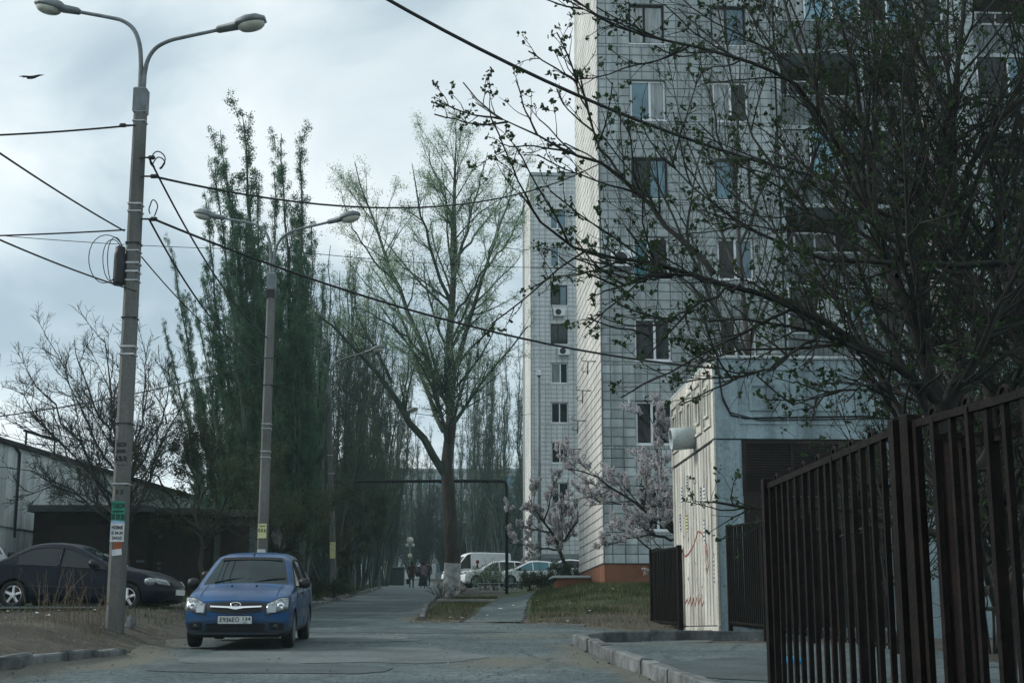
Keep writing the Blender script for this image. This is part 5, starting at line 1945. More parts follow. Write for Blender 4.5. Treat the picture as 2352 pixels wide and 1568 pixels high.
def tubes_np(P, Rd, n):
    """P (N,K,3) centre lines, Rd (N,K) radii -> vertices and quads"""
    N, K, _ = P.shape
    T = np.empty_like(P)
    T[:, 1:-1] = P[:, 2:] - P[:, :-2]
    T[:, 0] = P[:, 1] - P[:, 0]
    T[:, -1] = P[:, -1] - P[:, -2]
    T = norm(T)
    D = norm(P[:, -1] - P[:, 0])
    ref = np.where(np.abs(D[:, 2:3]) > .8, np.array([[1., .13, 0]]), np.array([[.1, 0, 1.]]))
    A = norm(np.cross(T, ref[:, None, :]))
    B = np.cross(T, A)
    w = np.arange(n) * 2 * np.pi / n
    V = P[:, :, None, :] + Rd[:, :, None, None] * (A[:, :, None, :] * np.cos(w)[None, None, :, None] + B[:, :, None, :] * np.sin(w)[None, None, :, None])
    idx = np.arange(N * K * n).reshape(N, K, n)
    a = idx[:, :-1, :]
    b = np.roll(idx, -1, axis=2)[:, :-1, :]
    c = np.roll(idx, -1, axis=2)[:, 1:, :]
    d = idx[:, 1:, :]
    F = np.stack([a, b, c, d], -1).reshape(-1, 4)
    return V.reshape(-1, 3), F


def merge(parts):
    Vs, Fs, o = [], [], 0
    for V, F in parts:
        Vs.append(V)
        Fs.append(F + o)
        o += len(V)
    return np.concatenate(Vs), np.concatenate(Fs)


def spawn(P, Rd, dens, t0, t1, ang, ang_j, lf, K, up, jit, rg, ratio=.6, rmin=.004, lmin=.1, tip=.25, lfall=.5, droop=0.0):
    """children along parents: dens per metre (or count when negative)"""
    N, K0, _ = P.shape
    seg = np.linalg.norm(np.diff(P, axis=1), axis=-1)
    Lp = seg.sum(1)
    cnt = np.full(N, int(-dens)) if dens < 0 else np.maximum(1, np.round(Lp * dens * rg.uniform(.8, 1.2, N)).astype(int))
    I = np.repeat(np.arange(N), cnt)
    M = len(I)
    t = rg.uniform(t0, t1, M) * (K0 - 1)
    k = np.minimum(t.astype(int), K0 - 2)
    f = (t - k)[:, None]
    pos = P[I, k] * (1 - f) + P[I, k + 1] * f
    tan = norm(P[I, k + 1] - P[I, k])
    rad = Rd[I, k] * (1 - f[:, 0]) + Rd[I, k + 1] * f[:, 0]
    rnd = norm(rg.normal(size=(M, 3)))
    perp = norm(rnd - tan * (rnd * tan).sum(1, keepdims=True))
    a = np.radians(ang + rg.normal(0, ang_j, M))[:, None]
    d = norm(tan * np.cos(a) + perp * np.sin(a) + np.array([0, 0, up * .5]))
    L = np.maximum(lmin, Lp[I] * lf * (1 - lfall * t / (K0 - 1)) * rg.uniform(.6, 1.25, M))
    Q = np.empty((M, K, 3))
    Q[:, 0] = pos
    step = (L / (K - 1))[:, None]
    for q in range(1, K):
        d = norm(d + np.array([0, 0, up / K]) + rg.normal(0, jit, (M, 3)) - np.array([0, 0, droop * q / K]))
        Q[:, q] = Q[:, q - 1] + d * step
    r0 = np.maximum(rmin, rad * ratio)
    R2 = r0[:, None] * np.linspace(1, tip, K)[None, :]
    R2 = np.maximum(R2, rmin * .6)
    return Q, R2


def leaf_quads(C, size, rg, aspect=.6, sj=.4, hang=0.0):
    M = len(C)
    a = rg.normal(size=(M, 3))
    a[:, 2] -= hang
    a = norm(a)
    b = rg.normal(size=(M, 3))
    b = norm(b - a * (a * b).sum(1, keepdims=True))
    s = (size * rg.uniform(1 - sj, 1 + sj, M))[:, None]
    V = np.stack([C - a * s * .5, C + b * s * .5 * aspect, C + a * s * .5, C - b * s * .5 * aspect], 1)
    return V.reshape(-1, 3), np.arange(4 * M).reshape(M, 4)


def along(P, n, rg, t0=.2, t1=1.0, spread=0.0):
    N, K, _ = P.shape
    I = rg.integers(0, N, n)
    t = rg.uniform(t0, t1, n) * (K - 1)
    k = np.minimum(t.astype(int), K - 2)
    f = (t - k)[:, None]
    return P[I, k] * (1 - f) + P[I, k + 1] * f + rg.normal(0, spread, (n, 3))


def clusters(C, per, spread, rg):
    return np.repeat(C, per, 0) + rg.normal(0, spread, (len(C) * per, 3))


def resample(pts, rad, K, rg, wig):
    pts = np.array(pts, float)
    rad = np.array(rad, float)
    s = np.concatenate([[0], np.cumsum(np.linalg.norm(np.diff(pts, axis=0), axis=1))])
    u = np.linspace(0, s[-1], K)
    Q = np.stack([np.interp(u, s, pts[:, i]) for i in range(3)], -1)
    for _ in range(2):
        Q[1:-1] = .25 * Q[:-2] + .5 * Q[1:-1] + .25 * Q[2:]
    Q[1:-1] += rg.normal(0, wig, (K - 2, 3))
    return Q, np.interp(u, s, rad)


def limb_set(limbs, Y, base, K, rg, wig=.02, px=None):
    """limbs given as survey points (x, y, depth offset) with pixel widths at both ends"""
    P, Rd = [], []
    for pts, w0, w1 in limbs:
        p3 = [at(p[0], p[1], Y + (p[2] if len(p) > 2 else 0)) - base for p in pts]
        n = len(p3)
        sc = Y / 3267 / 2
        rad = [(w0 + (w1 - w0) * (i / (n - 1)) ** .8) * sc for i in range(n)]
        q, r = resample([tuple(v) for v in p3], rad, K, rg, wig)
        P.append(q)
        Rd.append(r)
    return np.stack(P), np.stack(Rd)


def plant(name, label, cat, base, trunk, branches, leaves, mats, group=None, names=('trunk', 'branches', 'foliage')):
    root = thing(name, label, cat, base, 0, group)
    for nm, data, m in zip(names, (trunk, branches, leaves), mats):
        if data is not None and len(data[0]):
            o = np_mesh(nm, data[0], data[1], m, root, smooth=nm != 'foliage')
    return root


# -- the big forked tree beside the road
def forked_tree():
    rg = np.random.default_rng(3)
    Y = 66
    bx_ = at(1036, 1368, Y)
    base = Vector((bx_.x, Y, gz(bx_.x, Y) - .1))
    lim = [([(1036, 1378), (1037, 1200), (1030, 1050), (1024, 900), (1034, 780, 1), (1040, 600, 1), (1044, 470, .5), (1046, 380), (1048, 300)], 40, 1.5),
           ([(1022, 1090), (940, 955, -1), (880, 870, -2), (810, 795, -3), (745, 725, -3.5), (690, 688, -4)], 20, 2),
           ([(1014, 905), (960, 765, 1), (905, 645, 2), (862, 520, 2.5), (832, 440, 3), (815, 372, 3)], 15, 2),
           ([(1030, 890), (1075, 745, -1), (1120, 600, -2), (1152, 500, -2.5), (1180, 420, -3)], 14, 2),
           ([(1018, 990), (958, 850, 3), (930, 740, 4), (890, 660, 5), (850, 610, 6)], 12, 2),
           ([(1037, 705), (985, 560, -1.5), (952, 450, -2), (946, 375, -2)], 10, 1.5),
           ([(1040, 640), (1085, 485, 1.5), (1105, 410, 2), (1120, 350, 2.5)], 9, 1.5),
           ([(1028, 820), (1090, 700, 2.5), (1150, 640, 4), (1195, 590, 5)], 9, 1.5),
           ([(985, 830), (930, 770, -3), (870, 730, -4), (800, 700, -5)], 8, 1.5),
           ([(900, 880, -1), (850, 780, -2), (820, 720, -2), (800, 640, -3)], 8, 1.5),
           ([(1042, 520), (1010, 420, 2), (988, 375, 2.5), (980, 335, 3)], 7, 1.5),
           ([(1110, 625, -2), (1165, 560, 0), (1195, 500, 1), (1205, 440, 1.5)], 6, 1.5), ([(1040, 600), (1110, 520, 4), (1165, 440, 5), (1190, 370, 6)], 7, 1.5),
           ([(905, 645, 2), (850, 590, 0), (815, 540, -1), (795, 480, -2)], 6, 1.5), ([(960, 765, 1), (900, 700, 4), (845, 660, 5), (800, 600, 6)], 7, 1.5), ([(1034, 740), (1100, 640, -4), (1140, 560, -5), (1150, 470, -6)], 7, 1.5)]
    P, Rd = limb_set(lim, Y, base, 12, rg, .05)
    tr = tubes_np(P[:1], Rd[:1], 12)
    L1, R1 = spawn(P, Rd, 1.4, .3, .93, 40, 12, .30, 6, .30, .10, rg, .40, .016, 1.4, lfall=.55)
    L2, R2 = spawn(L1, R1, 3.0, .15, 1, 40, 14, .34, 5, .25, .12, rg, .5, .010, .5)
    L3, R3 = spawn(L2, R2, 7.5, .1, 1, 42, 15,   .42, 4, .15, .14, rg, .5, .0065, .25)
    br = merge([tubes_np(P[1:], Rd[1:], 7), tubes_np(L1, R1, 4), tubes_np(L2, R2, 3), tubes_np(L3, R3, 3)])
    C = clusters(along(L3, 24000, rg, .1, 1), 3, .13, rg)
    o = plant('forked_tree', 'tall forked tree with thin spring leaves and whitewashed foot beside the road', 'tree', base, tr, br, leaf_quads(C, .066, rg), (M_bark, M_pop_twig, L_spring))
    f = np.linspace(0, .8, 5)[:, None]
    q = P[0][0] * (1 - f) + P[0][1] * f
    r = (Rd[0][0] * (1 - f) + Rd[0][1] * f)[:, 0] + .012
    V, F = tubes_np(q[None], r[None], 14)
    np_mesh('whitewash_band', V, F, M_lime, o, True)


forked_tree()


# -- poplars: narrow fastigiate crowns, two leafy and two nearly bare variants shared by all copies
def poplar_data(seed, H, leafy, stems, wide, ang=17, lf=.15, r0m=.22, lsize=.066, d1=2.3):
    rg = np.random.default_rng(seed)
    P, Rd = [], []
    for s in range(stems):
        a = rg.uniform(0, 6.28)
        sp = wide * rg.uniform(.5, 1.2) if s else .1
        hh = H * (1 if s == 0 else rg.uniform(.62, .93))
        off = .12 if s else 0
        bend = rg.normal(0, .25, 2)
        pts = [(off * math.cos(a), off * math.sin(a), 0), (sp * .35 * math.cos(a) + bend[0], sp * .35 * math.sin(a) + bend[1], hh * .22), (sp * .8 * math.cos(a) - bend[0] * .5, sp * .8 * math.sin(a), hh * .5), (sp * math.cos(a), sp * math.sin(a), hh)]
        r0 = r0m if s == 0 else r0m * rg.uniform(.4, .65)
        q, r = resample(pts, [r0, r0 * .72, r0 * .42, .012], 16, rg, .05)
        P.append(q)
        Rd.append(r)
    P, Rd = np.stack(P), np.stack(Rd)
    L1, R1 = spawn(P, Rd, d1, .10, .95, ang, 5, lf, 7, .85, .045, rg, .38, .009, .9, lfall=.5)
    L2, R2 = spawn(L1, R1, 3.2, .08, 1, 20, 8, .36, 5, .6, .06, rg, .5, .006, .4)
    L3, R3 = spawn(L2, R2, 3.6, .1, 1, 28, 10, .40, 4, .3, .08, rg, .5, .0045, .2)
    tr = tubes_np(P, Rd, 8)
    br = merge([tubes_np(L1, R1, 4), tubes_np(L2, R2, 3), tubes_np(L3, R3, 3)])
    C = clusters(along(np.concatenate([L3]), leafy, rg, .1, 1), 5, .075, rg)
    lv = leaf_quads(C, lsize, rg, .55, hang=1.0)
    return tr, br, lv


def tree_variant(name, data, mats):
    return [(nm, np_mesh(nm, d[0], d[1], m, None, smooth=nm != 'foliage').data) for nm, d, m in zip(('trunk', 'branches', 'foliage'), data, mats) if len(d[0])]


def strip_protos():
    for o in [o for o in bpy.data.objects if o.name.split('.')[0] in ('trunk', 'branches', 'foliage') and o.parent is None and 'label' not in o]:
        bpy.data.objects.remove(o)


POP = [tree_variant('poplar', poplar_data(21, 20, 13000, 3, .6), (M_bark_lit, M_pop_twig, L_poplar)), tree_variant('poplar', poplar_data(22, 20, 12000, 3, .75, 18), (M_bark_lit, M_pop_twig, L_poplar)),
       tree_variant('poplar', poplar_data(23, 18, 5000, 10, 1.7, 18, .16, .11, .06, 1.7), (M_twig_far, M_twig_far, L_far)), tree_variant('poplar', poplar_data(24, 18, 4600, 11, 2.0, 18, .16, .11, .06, 1.7), (M_twig_far, M_twig_far, L_far))]
strip_protos()
PH = [21.2, 21.2, 18.4, 18.4]


def place_tree(kind, var, H, label, group, base, top, spin, name='poplar_tree', squash=1.0):
    root = thing(name, label, 'tree', base, 0, group)
    d = (top - base)
    q = d.to_track_quat('Z', 'Y') @ Matrix.Rotation(spin, 4, 'Z').to_quaternion()
    root.rotation_mode = 'QUATERNION'
    root.rotation_quaternion = q
    k = d.length / H
    root.scale = (k * squash, k * squash, k)
    for nm, me in kind[var]:
        link(nm, me, root)
    return root


def pop(var, bxv, byv, txv, tyv, Y, label, group, spin, squash=1.0, lean=0.0):
    b = at(bxv, byv, Y)
    b.z = gz(b.x, Y) - .1
    t = at(txv, tyv, Y + lean)
    return place_tree(POP, var, PH[var], label, group, b, t, spin, squash=squash)


G1 = 'leafing poplars left of the road'
SPIRES = [(640, 559, 196, 54, 0, 1.25, 'tallest leafing poplar spire, its tip left of the second lamp post'), (622, 503, 236, 53, 1, 1.0, 'leafing poplar spire just left of the tallest one'),
          (606, 481, 310, 52, 0, .95, 'leafing poplar spire, third from the tallest towards the left'), (590, 458, 384, 51, 1, .9, 'outer left spire of the tall leafing clump'),
          (645, 588, 338, 56, 0, 1.1, 'leafing poplar spire right of the tallest, behind the second lamp post arms'), (672, 650, 246, 57, 1, 1.0, 'left one of the twin spires right of the second lamp post'),
          (684, 688, 256, 56, 0, 1.05, 'right one of the twin spires right of the second lamp post'), (660, 622, 330, 58, 1, .9, 'slim leafing spire in the gap above the second lamp post top'),
          (540, 387, 528, 49, 0, .8, 'lone leafing spire right of the nearest lamp post'), (556, 444, 640, 48, 1, .95, 'short leafing poplar behind the garages, right of the lone spire'),
          (520, 368, 720, 47, 0, 1.0, 'shortest leafing poplar, touching the bare elm'), (690, 693, 580, 60, 1, 1.0, 'leafing poplar right of the second lamp post at half height'), (704, 744, 592, 62, 0, 1.0, 'last leafing poplar of the clump, towards the forked tree'),
          (600, 520, 560, 50, 1, 1.2, 'bushy leafing poplar low in the middle of the clump'), (660, 640, 560, 55, 0, 1.3, 'bushy leafing poplar directly behind the second lamp post')]
for i, (bx0, tx0, ty0, Yv, v, sq, lab) in enumerate(SPIRES):
    pop(v, bx0, 1368, tx0, ty0, Yv, lab, G1, i * 1.7, sq)
G2 = 'bare poplars lining the left kerb'
bare = [(706, 1368, 722, 590, 70, 2, 'first bare poplar of the kerb row, just right of the second lamp post'), (742, 1368, 760, 640, 66, 3, 'second bare poplar of the kerb row, by the third lamp post'),
        (786, 1364, 802, 655, 72, 2, 'third bare poplar of the kerb row, left of the gas pipe corner'), (826, 1360, 848, 735, 78, 3, 'fourth bare poplar of the kerb row with pale trunk foot'),
        (856, 1354, 880, 800, 86, 2, 'fifth bare poplar of the kerb row, near the dark bin'), (884, 1348, 906, 850, 95, 3, 'sixth bare poplar of the kerb row, farthest towards the bin'),
        (660, 1372, 668, 690, 72, 3, 'bare poplar behind the tall leafing clump'), (720, 1360, 700, 760, 84, 2, 'bare poplar deep behind the third lamp post'),
        (765, 1362, 776, 700, 80, 2, 'bare poplar in the back rank, between third lamp post and forked tree limb'), (806, 1356, 826, 770, 92, 3, 'bare poplar in the back rank, over the fourth lamp post'),
        (600, 1372, 640, 720, 76, 2, 'bare poplar in the back rank, behind the second lamp post'), (540, 1376, 545, 760, 70, 3, 'bare poplar in the back rank, far left behind the garages'), (895, 1345, 930, 905, 108, 2, 'bare poplar in the back rank, nearest the walking pair')]
for i, (a, b_, c_, d_, Yv, v, lab) in enumerate(bare):
    pop(v, a, b_, c_, d_ - 95, Yv, lab, G2, i * 1.3, 1.4)
G3 = 'distant poplars at the end of the road'
dist = [(1082, 1300, 1090, 790, 138, 2, 'distant bare poplar just right of the forked trunk'), (1120, 1300, 1128, 775, 142, 3, 'distant bare poplar right of the forked tree, middle one'),
        (1158, 1300, 1168, 738, 136, 2, 'tallest distant bare poplar, above the gas pipe corner'), (1192, 1300, 1196, 762, 140, 3, 'distant bare poplar touching the farther tower'),
        (1060, 1300, 1062, 900, 150, 3, 'distant bare poplar mostly behind the forked trunk'), (985, 1300, 990, 960, 150, 2, 'distant bare poplar over the walking pair, right'),
        (945, 1300, 950, 1000, 146, 3, 'distant bare poplar over the walking pair, left'), (912, 1305, 915, 940, 132, 2, 'distant bare poplar above the white crossover')]
for i, (a, b_, c_, d_, Yv, v, lab) in enumerate(dist):
    pop(v, a, b_, c_, d_, Yv, lab, G3, i * 1.9, 1.35)
# whitewashed feet of two kerb poplars
for a, b_, Yv in ((826, 1360, 78), (856, 1354, 86)):
    pass


# -- spreading bare elm behind the nearest lamp post
def fan_tree(name, label, Y, basev, limbs, seed, lev, leaves, mats, wig=.04, group=None, cat='tree'):
    rg = np.random.default_rng(seed)
    b = at(*basev, Y)
    base = Vector((b.x, Y, gz(b.x, Y) - .1))
    P, Rd = limb_set(limbs, Y, base, 10, rg, wig)
    sets = []
    cur = (P, Rd)
    for (dens, ang, lf, K, up, jit, ratio, rmin, lmin, n) in lev:
        cur = spawn(cur[0], cur[1], dens, .15, 1, ang, 13, lf, K, up, jit, rg, ratio, rmin, lmin)
        sets.append(tubes_np(cur[0], cur[1], n))
    tr = tubes_np(P[:1], Rd[:1], 10)
    br = merge(([tubes_np(P[1:], Rd[1:], 6)] if len(P) > 1 else []) + sets)
    lv = None
    if leaves:
        cnt, per, spread, size, asp = leaves
        lv = leaf_quads(clusters(along(cur[0], cnt, rg, .15, 1), per, spread, rg), size, rg, asp)
    return plant(name, label, cat, base, tr, br, lv, mats, group)


fan_tree('bare_elm', 'spreading leafless elm fanning out behind the nearest lamp post', 39.5, (292, 1330),
         [([(292, 1335), (290, 1230), (285, 1120, .5), (270, 1000, 1), (255, 880, 1), (240, 775, 1)], 17, 2), ([(290, 1235), (240, 1130, -1), (170, 1000, -1.5), (110, 900, -2), (60, 850, -2.5)], 9, 1.5),
          ([(290, 1240), (230, 1170, 1), (150, 1110, 1.5), (80, 1080, 2), (20, 1075, 2)], 7, 1.5), ([(287, 1150), (230, 1030, 1.5), (170, 900, 2), (130, 810, 2.5)], 8, 1.5),
          ([(292, 1180), (310, 1060, 1), (330, 930, 1.5), (345, 800, 2)], 9, 1.5), ([(292, 1220), (340, 1100, -1), (390, 980, -1.5), (430, 890, -2)], 8, 1.5),
          ([(288, 1190), (215, 1090, -2), (120, 1000, -3), (40, 980, -3.5)], 7, 1.5), ([(285, 1120), (300, 980, -1.5), (300, 860, -2), (290, 765, -2)], 7, 1.5), ([(275, 1040, 1), (210, 920, 0), (180, 830, 0), (170, 780, 0)], 7, 1.5), ([(240, 1130, -1), (160, 1060, 1), (90, 960, 2), (50, 900, 2)], 6, 1.5), ([(300, 1100), (360, 1000, 2), (390, 900, 3), (385, 830, 3)], 7, 1.5), ([(260, 1180), (180, 1130, 2), (110, 1120, 3), (30, 1140, 3)], 5, 1.5)],
         31, [(2.6, 36, .36, 6, .3, .11, .5, .014, .7, 4), (6.0, 40, .42, 5, .2, .12, .5, .009, .35, 3), (9.0, 42, .48, 4, .15, .13, .5, .0075, .25, 3)], None, (M_bark, M_twig, None), .06)
# -- dark leafy growth over the garages
for (lab, Y, bs, sd, lim) in (('dark leafy thicket tree arching over the garages right of the nearest lamp post', 41, (470, 1335), 41,
                               [([(470, 1340), (465, 1250), (450, 1150), (430, 1060), (410, 980)], 12, 2), ([(468, 1250), (520, 1150, -1), (570, 1080, -1.5), (620, 1060, -2)], 8, 1.5), ([(466, 1230), (400, 1150, -1), (350, 1090, -1.5), (320, 1060, -2)], 8, 1.5), ([(455, 1170), (490, 1060, 1), (520, 980, 1.5), (540, 920, 2)], 7, 1.5), ([(468, 1260), (530, 1200, -2), (590, 1170, -2.5), (640, 1165, -3)], 6, 1.5)]),
                              ('dark leafy thicket tree behind the blue sedan and the second lamp post', 45, (640, 1345), 43,
                               [([(640, 1345), (645, 1250), (650, 1190), (640, 1140), (630, 1090)], 12, 2), ([(645, 1270), (600, 1190, -1), (560, 1120, -1.5), (540, 1060, -2)], 8, 1.5), ([(648, 1240), (680, 1200, 1), (700, 1180, 1.5), (715, 1160, 2)], 7, 1.5), ([(650, 1200), (620, 1120, 1), (600, 1060, 1.5)], 7, 1.5), ([(645, 1270), (700, 1200, -1.5), (740, 1180, -2)], 6, 1.5)]),
                              ('dark leafy thicket tree among the kerb poplar trunks', 64, (770, 1366), 47,
                               [([(770, 1366), (775, 1300), (780, 1250), (790, 1200), (800, 1150)], 7, 2), ([(775, 1290), (730, 1240, -1), (700, 1200, -1.5), (690, 1160, -2)], 5, 1.5), ([(778, 1270), (830, 1220, 1), (870, 1180, 1.5)], 5, 1.5), ([(776, 1290), (840, 1240, 1), (880, 1200, 1.5)], 5, 1.5)])):
    fan_tree('thicket_tree', lab, Y, bs, lim, sd, [(2.2, 42, .40, 6, .2, .14, .5, .012, .6, 4), (4.0, 44, .42, 5, .05, .16, .5, .007, .3, 3), (7.0, 46, .42, 4, -.1, .18, .5, .005, .2, 3)], (6500, 3, .08, .055, .6), (M_bark, M_twig, L_shrub), .08, 'dark thicket trees over the garages')


# -- apricot trees in blossom
BL = [(2.6, 40, .40, 6, .45, .12, .5, .010, .5, 4), (5.0, 40, .40, 5, .5, .12, .5, .006, .3, 3), (6.0, 36, .45, 4, .6, .10, .6, .004, .22, 3)]
fan_tree('apricot_tree', 'pale pink blossoming apricot tree leaning over the parked white cars', 60, (1308, 1322),
         [([(1312, 1330), (1290, 1270), (1262, 1222), (1235, 1180, -.5), (1215, 1140, -1)], 11, 2), ([(1275, 1245), (1290, 1190, 1), (1300, 1140, 1.5), (1305, 1100, 2)], 7, 1.5), ([(1262, 1222), (1220, 1215, 1), (1185, 1205, 1.5), (1170, 1190, 2)], 6, 1.5),
          ([(1280, 1255), (1310, 1220, -1), (1335, 1180, -1.5), (1345, 1150, -2)], 6, 1.5), ([(1285, 1262), (1240, 1260, -1), (1195, 1250, -1.5), (1165, 1245, -2)], 5, 1.5), ([(1250, 1200), (1262, 1150, 0), (1275, 1110, 0)], 5, 1.5)],
         61, BL, (26000, 2, .028, .050, .85), (M_bark_fg, M_bark_fg, L_blossom), .04, 'blossoming apricot trees')
fan_tree('apricot_tree', 'larger blossoming apricot tree in front of the tower, reaching out from behind the substation', 39.5, (1600, 1340),
         [([(1600, 1400), (1580, 1300), (1560, 1230), (1520, 1170, -.5), (1470, 1110, -1)], 15, 2.5), ([(1560, 1230), (1490, 1180, -1), (1420, 1125, -1.3), (1350, 1085, -1.6), (1300, 1075, -1.8)], 9, 2), ([(1565, 1240), (1500, 1230, -1.5), (1440, 1240, -2), (1390, 1250, -2.2)], 7, 1.5),
          ([(1540, 1200), (1530, 1110, .5), (1510, 1020, .8), (1490, 950, 1)], 9, 1.5), ([(1575, 1270), (1510, 1270, 0), (1450, 1230, 0), (1410, 1200, 0)], 7, 1.5), ([(1560, 1230), (1560, 1130, .5), (1550, 1040, .8), (1535, 980, 1)], 8, 1.5), ([(1520, 1170), (1450, 1160, 1), (1390, 1150, 1.5), (1340, 1160, 2)], 7, 1.5)],
         63, BL, (26000, 2, .024, .044, .85), (M_bark_fg, M_bark_fg, L_blossom), .04, 'blossoming apricot trees')
# -- fine-twigged bare tree before the tower
fan_tree('bare_tree', 'fine-twigged bare tree standing between the substation and the tower', 39, (1740, 1300),
         [([(1740, 1320), (1735, 1000), (1720, 800), (1700, 600), (1690, 400), (1690, 200), (1700, 60)], 20, 2), ([(1730, 880), (1640, 700, -1), (1560, 540, -1.5), (1500, 400, -2), (1460, 290, -2)], 11, 2), ([(1722, 820), (1620, 680, 1), (1520, 600, 1.5), (1430, 560, 2)], 9, 1.5),
          ([(1705, 640), (1620, 450, 1), (1570, 300, 1.5), (1540, 160, 2)], 9, 1.5), ([(1720, 780), (1800, 600, 1), (1860, 430, 1.5), (1890, 280, 2)], 10, 1.5), ([(1690, 420), (1640, 280, -1), (1620, 160, -1.5), (1600, 60, -2)], 7, 1.5), ([(1640, 700, -1), (1560, 640, -1.5), (1480, 560, -2), (1410, 430, -2)], 7, 1.5), ([(1700, 560), (1780, 380, -1), (1800, 220, -1.5), (1800, 100, -2)], 8, 1.5)],
         71, [(1.8, 36, .34, 6, .3, .10, .45, .012, .8, 4), (3.4, 38, .40, 5, .25, .12, .5, .007, .4, 3), (6.0, 40, .42, 4, .15, .14, .5, .0045, .2, 3)], None, (M_bark, M_twig, None), .05)


# -- budding trees behind the near fence
def budding_tree(name, label, Y, basev, limbs, seed, lev, nleaf, zcut=None):
    rg = np.random.default_rng(seed)
    b = at(*basev, Y)
    base = Vector((b.x, Y, gz(b.x, Y) - .1))
    P, Rd = limb_set(limbs, Y, base, 14, rg, .012)
    tr = tubes_np(P[:1], Rd[:1], 12)
    L1, R1 = spawn(P, Rd, lev[0], .12, 1, 38, 14, .36, 8, .22, .10, rg, .55, .0095, .5, lfall=.45)
    L2, R2 = spawn(L1, R1, lev[1], .12, 1, 42, 15, .42, 6, .2, .14, rg, .6, .0045, .22, lfall=.4)
    L3, R3 = spawn(L2, R2, lev[2], .2, 1, 45, 16, .45, 4, .25, .16, rg, .65, .0028, .08, lfall=.4)
    br = merge([tubes_np(P[1:], Rd[1:], 9), tubes_np(L1, R1, 6), tubes_np(L2, R2, 5), tubes_np(L3, R3, 4)])
    tips = np.concatenate([L3[:, -1], L2[:, -1]])
    tips = tips[rg.permutation(len(tips))[:nleaf]]
    kn = leaf_quads(clusters(tips, 6, .014, rg), .036, rg, .75)
    mid = along(L2, nleaf // 2, rg, .2, 1)
    k2 = leaf_quads(clusters(mid, 3, .008, rg), .026, rg, .7)
    lv = merge([kn, k2])
    return plant(name, label, 'tree', base, tr, br, lv, (M_bark_fg, M_bark_fg, L_bud), 'budding trees behind the near fence')


budding_tree('budding_tree', 'dark budding tree whose limbs reach left across the tower, trunk behind the near fence', 11.5, (2190, 1568),
             [([(2215, 1700), (2190, 1250), (2168, 940), (2131, 827), (2062, 633), (2009, 501, .3), (1955, 400, .5), (1920, 290, .6), (1830, 132, .8), (1790, -40, 1)], 46, 7),
              ([(2165, 935), (2110, 872, -.2), (1983, 791, -.4), (1904, 738, -.5), (1798, 696, -.7), (1764, 680, -.8), (1624, 622, -1), (1545, 620, -1.1), (1387, 600, -1.3), (1229, 548, -1.5), (1208, 527, -1.5), (1192, 438, -1.6)], 25, 2.2),
              ([(1640, 628, -1), (1560, 540, -.9), (1470, 448, -.8), (1420, 395, -.8), (1376, 374, -.8), (1300, 345, -.9), (1229, 322, -1), (1176, 288, -1), (1092, 236, -1.1)], 14, 2),
              ([(1430, 402, -.8), (1375, 340, -.7), (1345, 255, -.7), (1325, 190, -.8), (1285, 105, -.9)], 7, 2),
              ([(2352, 600, -.3), (2194, 612, -.3), (2062, 610, -.2), (1957, 604, 0), (1825, 575, .1), (1746, 552, .2), (1640, 470, .3), (1560, 400, .4), (1500, 330, .4)], 18, 2.5),
              ([(2062, 633), (1960, 560, .6), (1880, 520, .8), (1800, 430, 1), (1740, 330, 1.2), (1690, 230, 1.3), (1660, 100, 1.4)], 16, 2.5),
              ([(1960, 410, .5), (1880, 240, .2), (1764, 142, 0), (1640, 121, -.2), (1545, 100, -.3), (1440, 69, -.4), (1376, 37, -.5), (1290, -5, -.6)], 13, 2.5),
              ([(1920, 745, -.5), (1830, 800, -.8), (1760, 850, -1), (1690, 870, -1.1), (1640, 880, -1.2)], 9, 2),
              ([(2120, 878, -.2), (2000, 880, -.8), (1900, 900, -1.0), (1820, 930, -1.2)], 9, 2),
              ([(1700, 655, -1), (1600, 700, -1.2), (1530, 740, -1.3), (1480, 780, -1.4)], 8, 2),
              ([(1560, 620, -1.1), (1480, 650, -1.3), (1410, 660, -1.4), (1350, 690, -1.5)], 6, 2),
              ([(2009, 501, .3), (1990, 330, .2), (1960, 180, .1), (1930, 60, 0), (1910, -40, 0)], 17, 5)],
             81, (4.6, 6.5, 7.0), 2100)
budding_tree('budding_tree', 'dark budding tree at the right edge, its trunks crossing in front of the round pole', 12.6, (2290, 1568),
             [([(2330, 1700), (2300, 1200), (2285, 920), (2268, 827), (2252, 738), (2210, 580), (2183, 475), (2168, 369), (2183, 264), (2205, 120), (2220, -40)], 40, 9),
              ([(2430, 1000, -.4), (2330, 760, -.3), (2315, 700, -.3), (2300, 590, -.2), (2275, 470, -.1), (2320, 370, 0), (2352, 200, 0), (2360, -30, 0)], 30, 8),
              ([(2252, 738), (2170, 600, .5), (2090, 430, .8), (2040, 260, 1), (2010, 100, 1.1), (2000, -40, 1.2)], 20, 4),
              ([(2190, 500), (2250, 330, -.4), (2330, 220, -.6), (2400, 150, -.7)], 16, 4),
              ([(2400, 190, -.3), (2300, 270, -.3), (2210, 330, -.3), (2120, 400, -.3), (2020, 470, -.3)], 13, 3),
              ([(2268, 827), (2180, 740, .3), (2080, 700, .5), (1980, 690, .7), (1900, 660, .8)], 14, 3),
              ([(2400, 700, -.4), (2300, 740, -.4), (2180, 790, -.4), (2080, 800, -.4), (1990, 850, -.5)], 12, 3),
              ([(2180, 270), (2120, 150, .4), (2080, 40, .6), (2060, -40, .7)], 14, 4),
              ([(2285, 900), (2220, 850, -.5), (2140, 760, -.8), (2090, 690, -1)], 10, 3),
              ([(2350, 820, .2), (2280, 640, .6), (2240, 520, .8), (2230, 380, 1)], 18, 4)],
             83, (7.0, 7.5, 6.5), 2100)
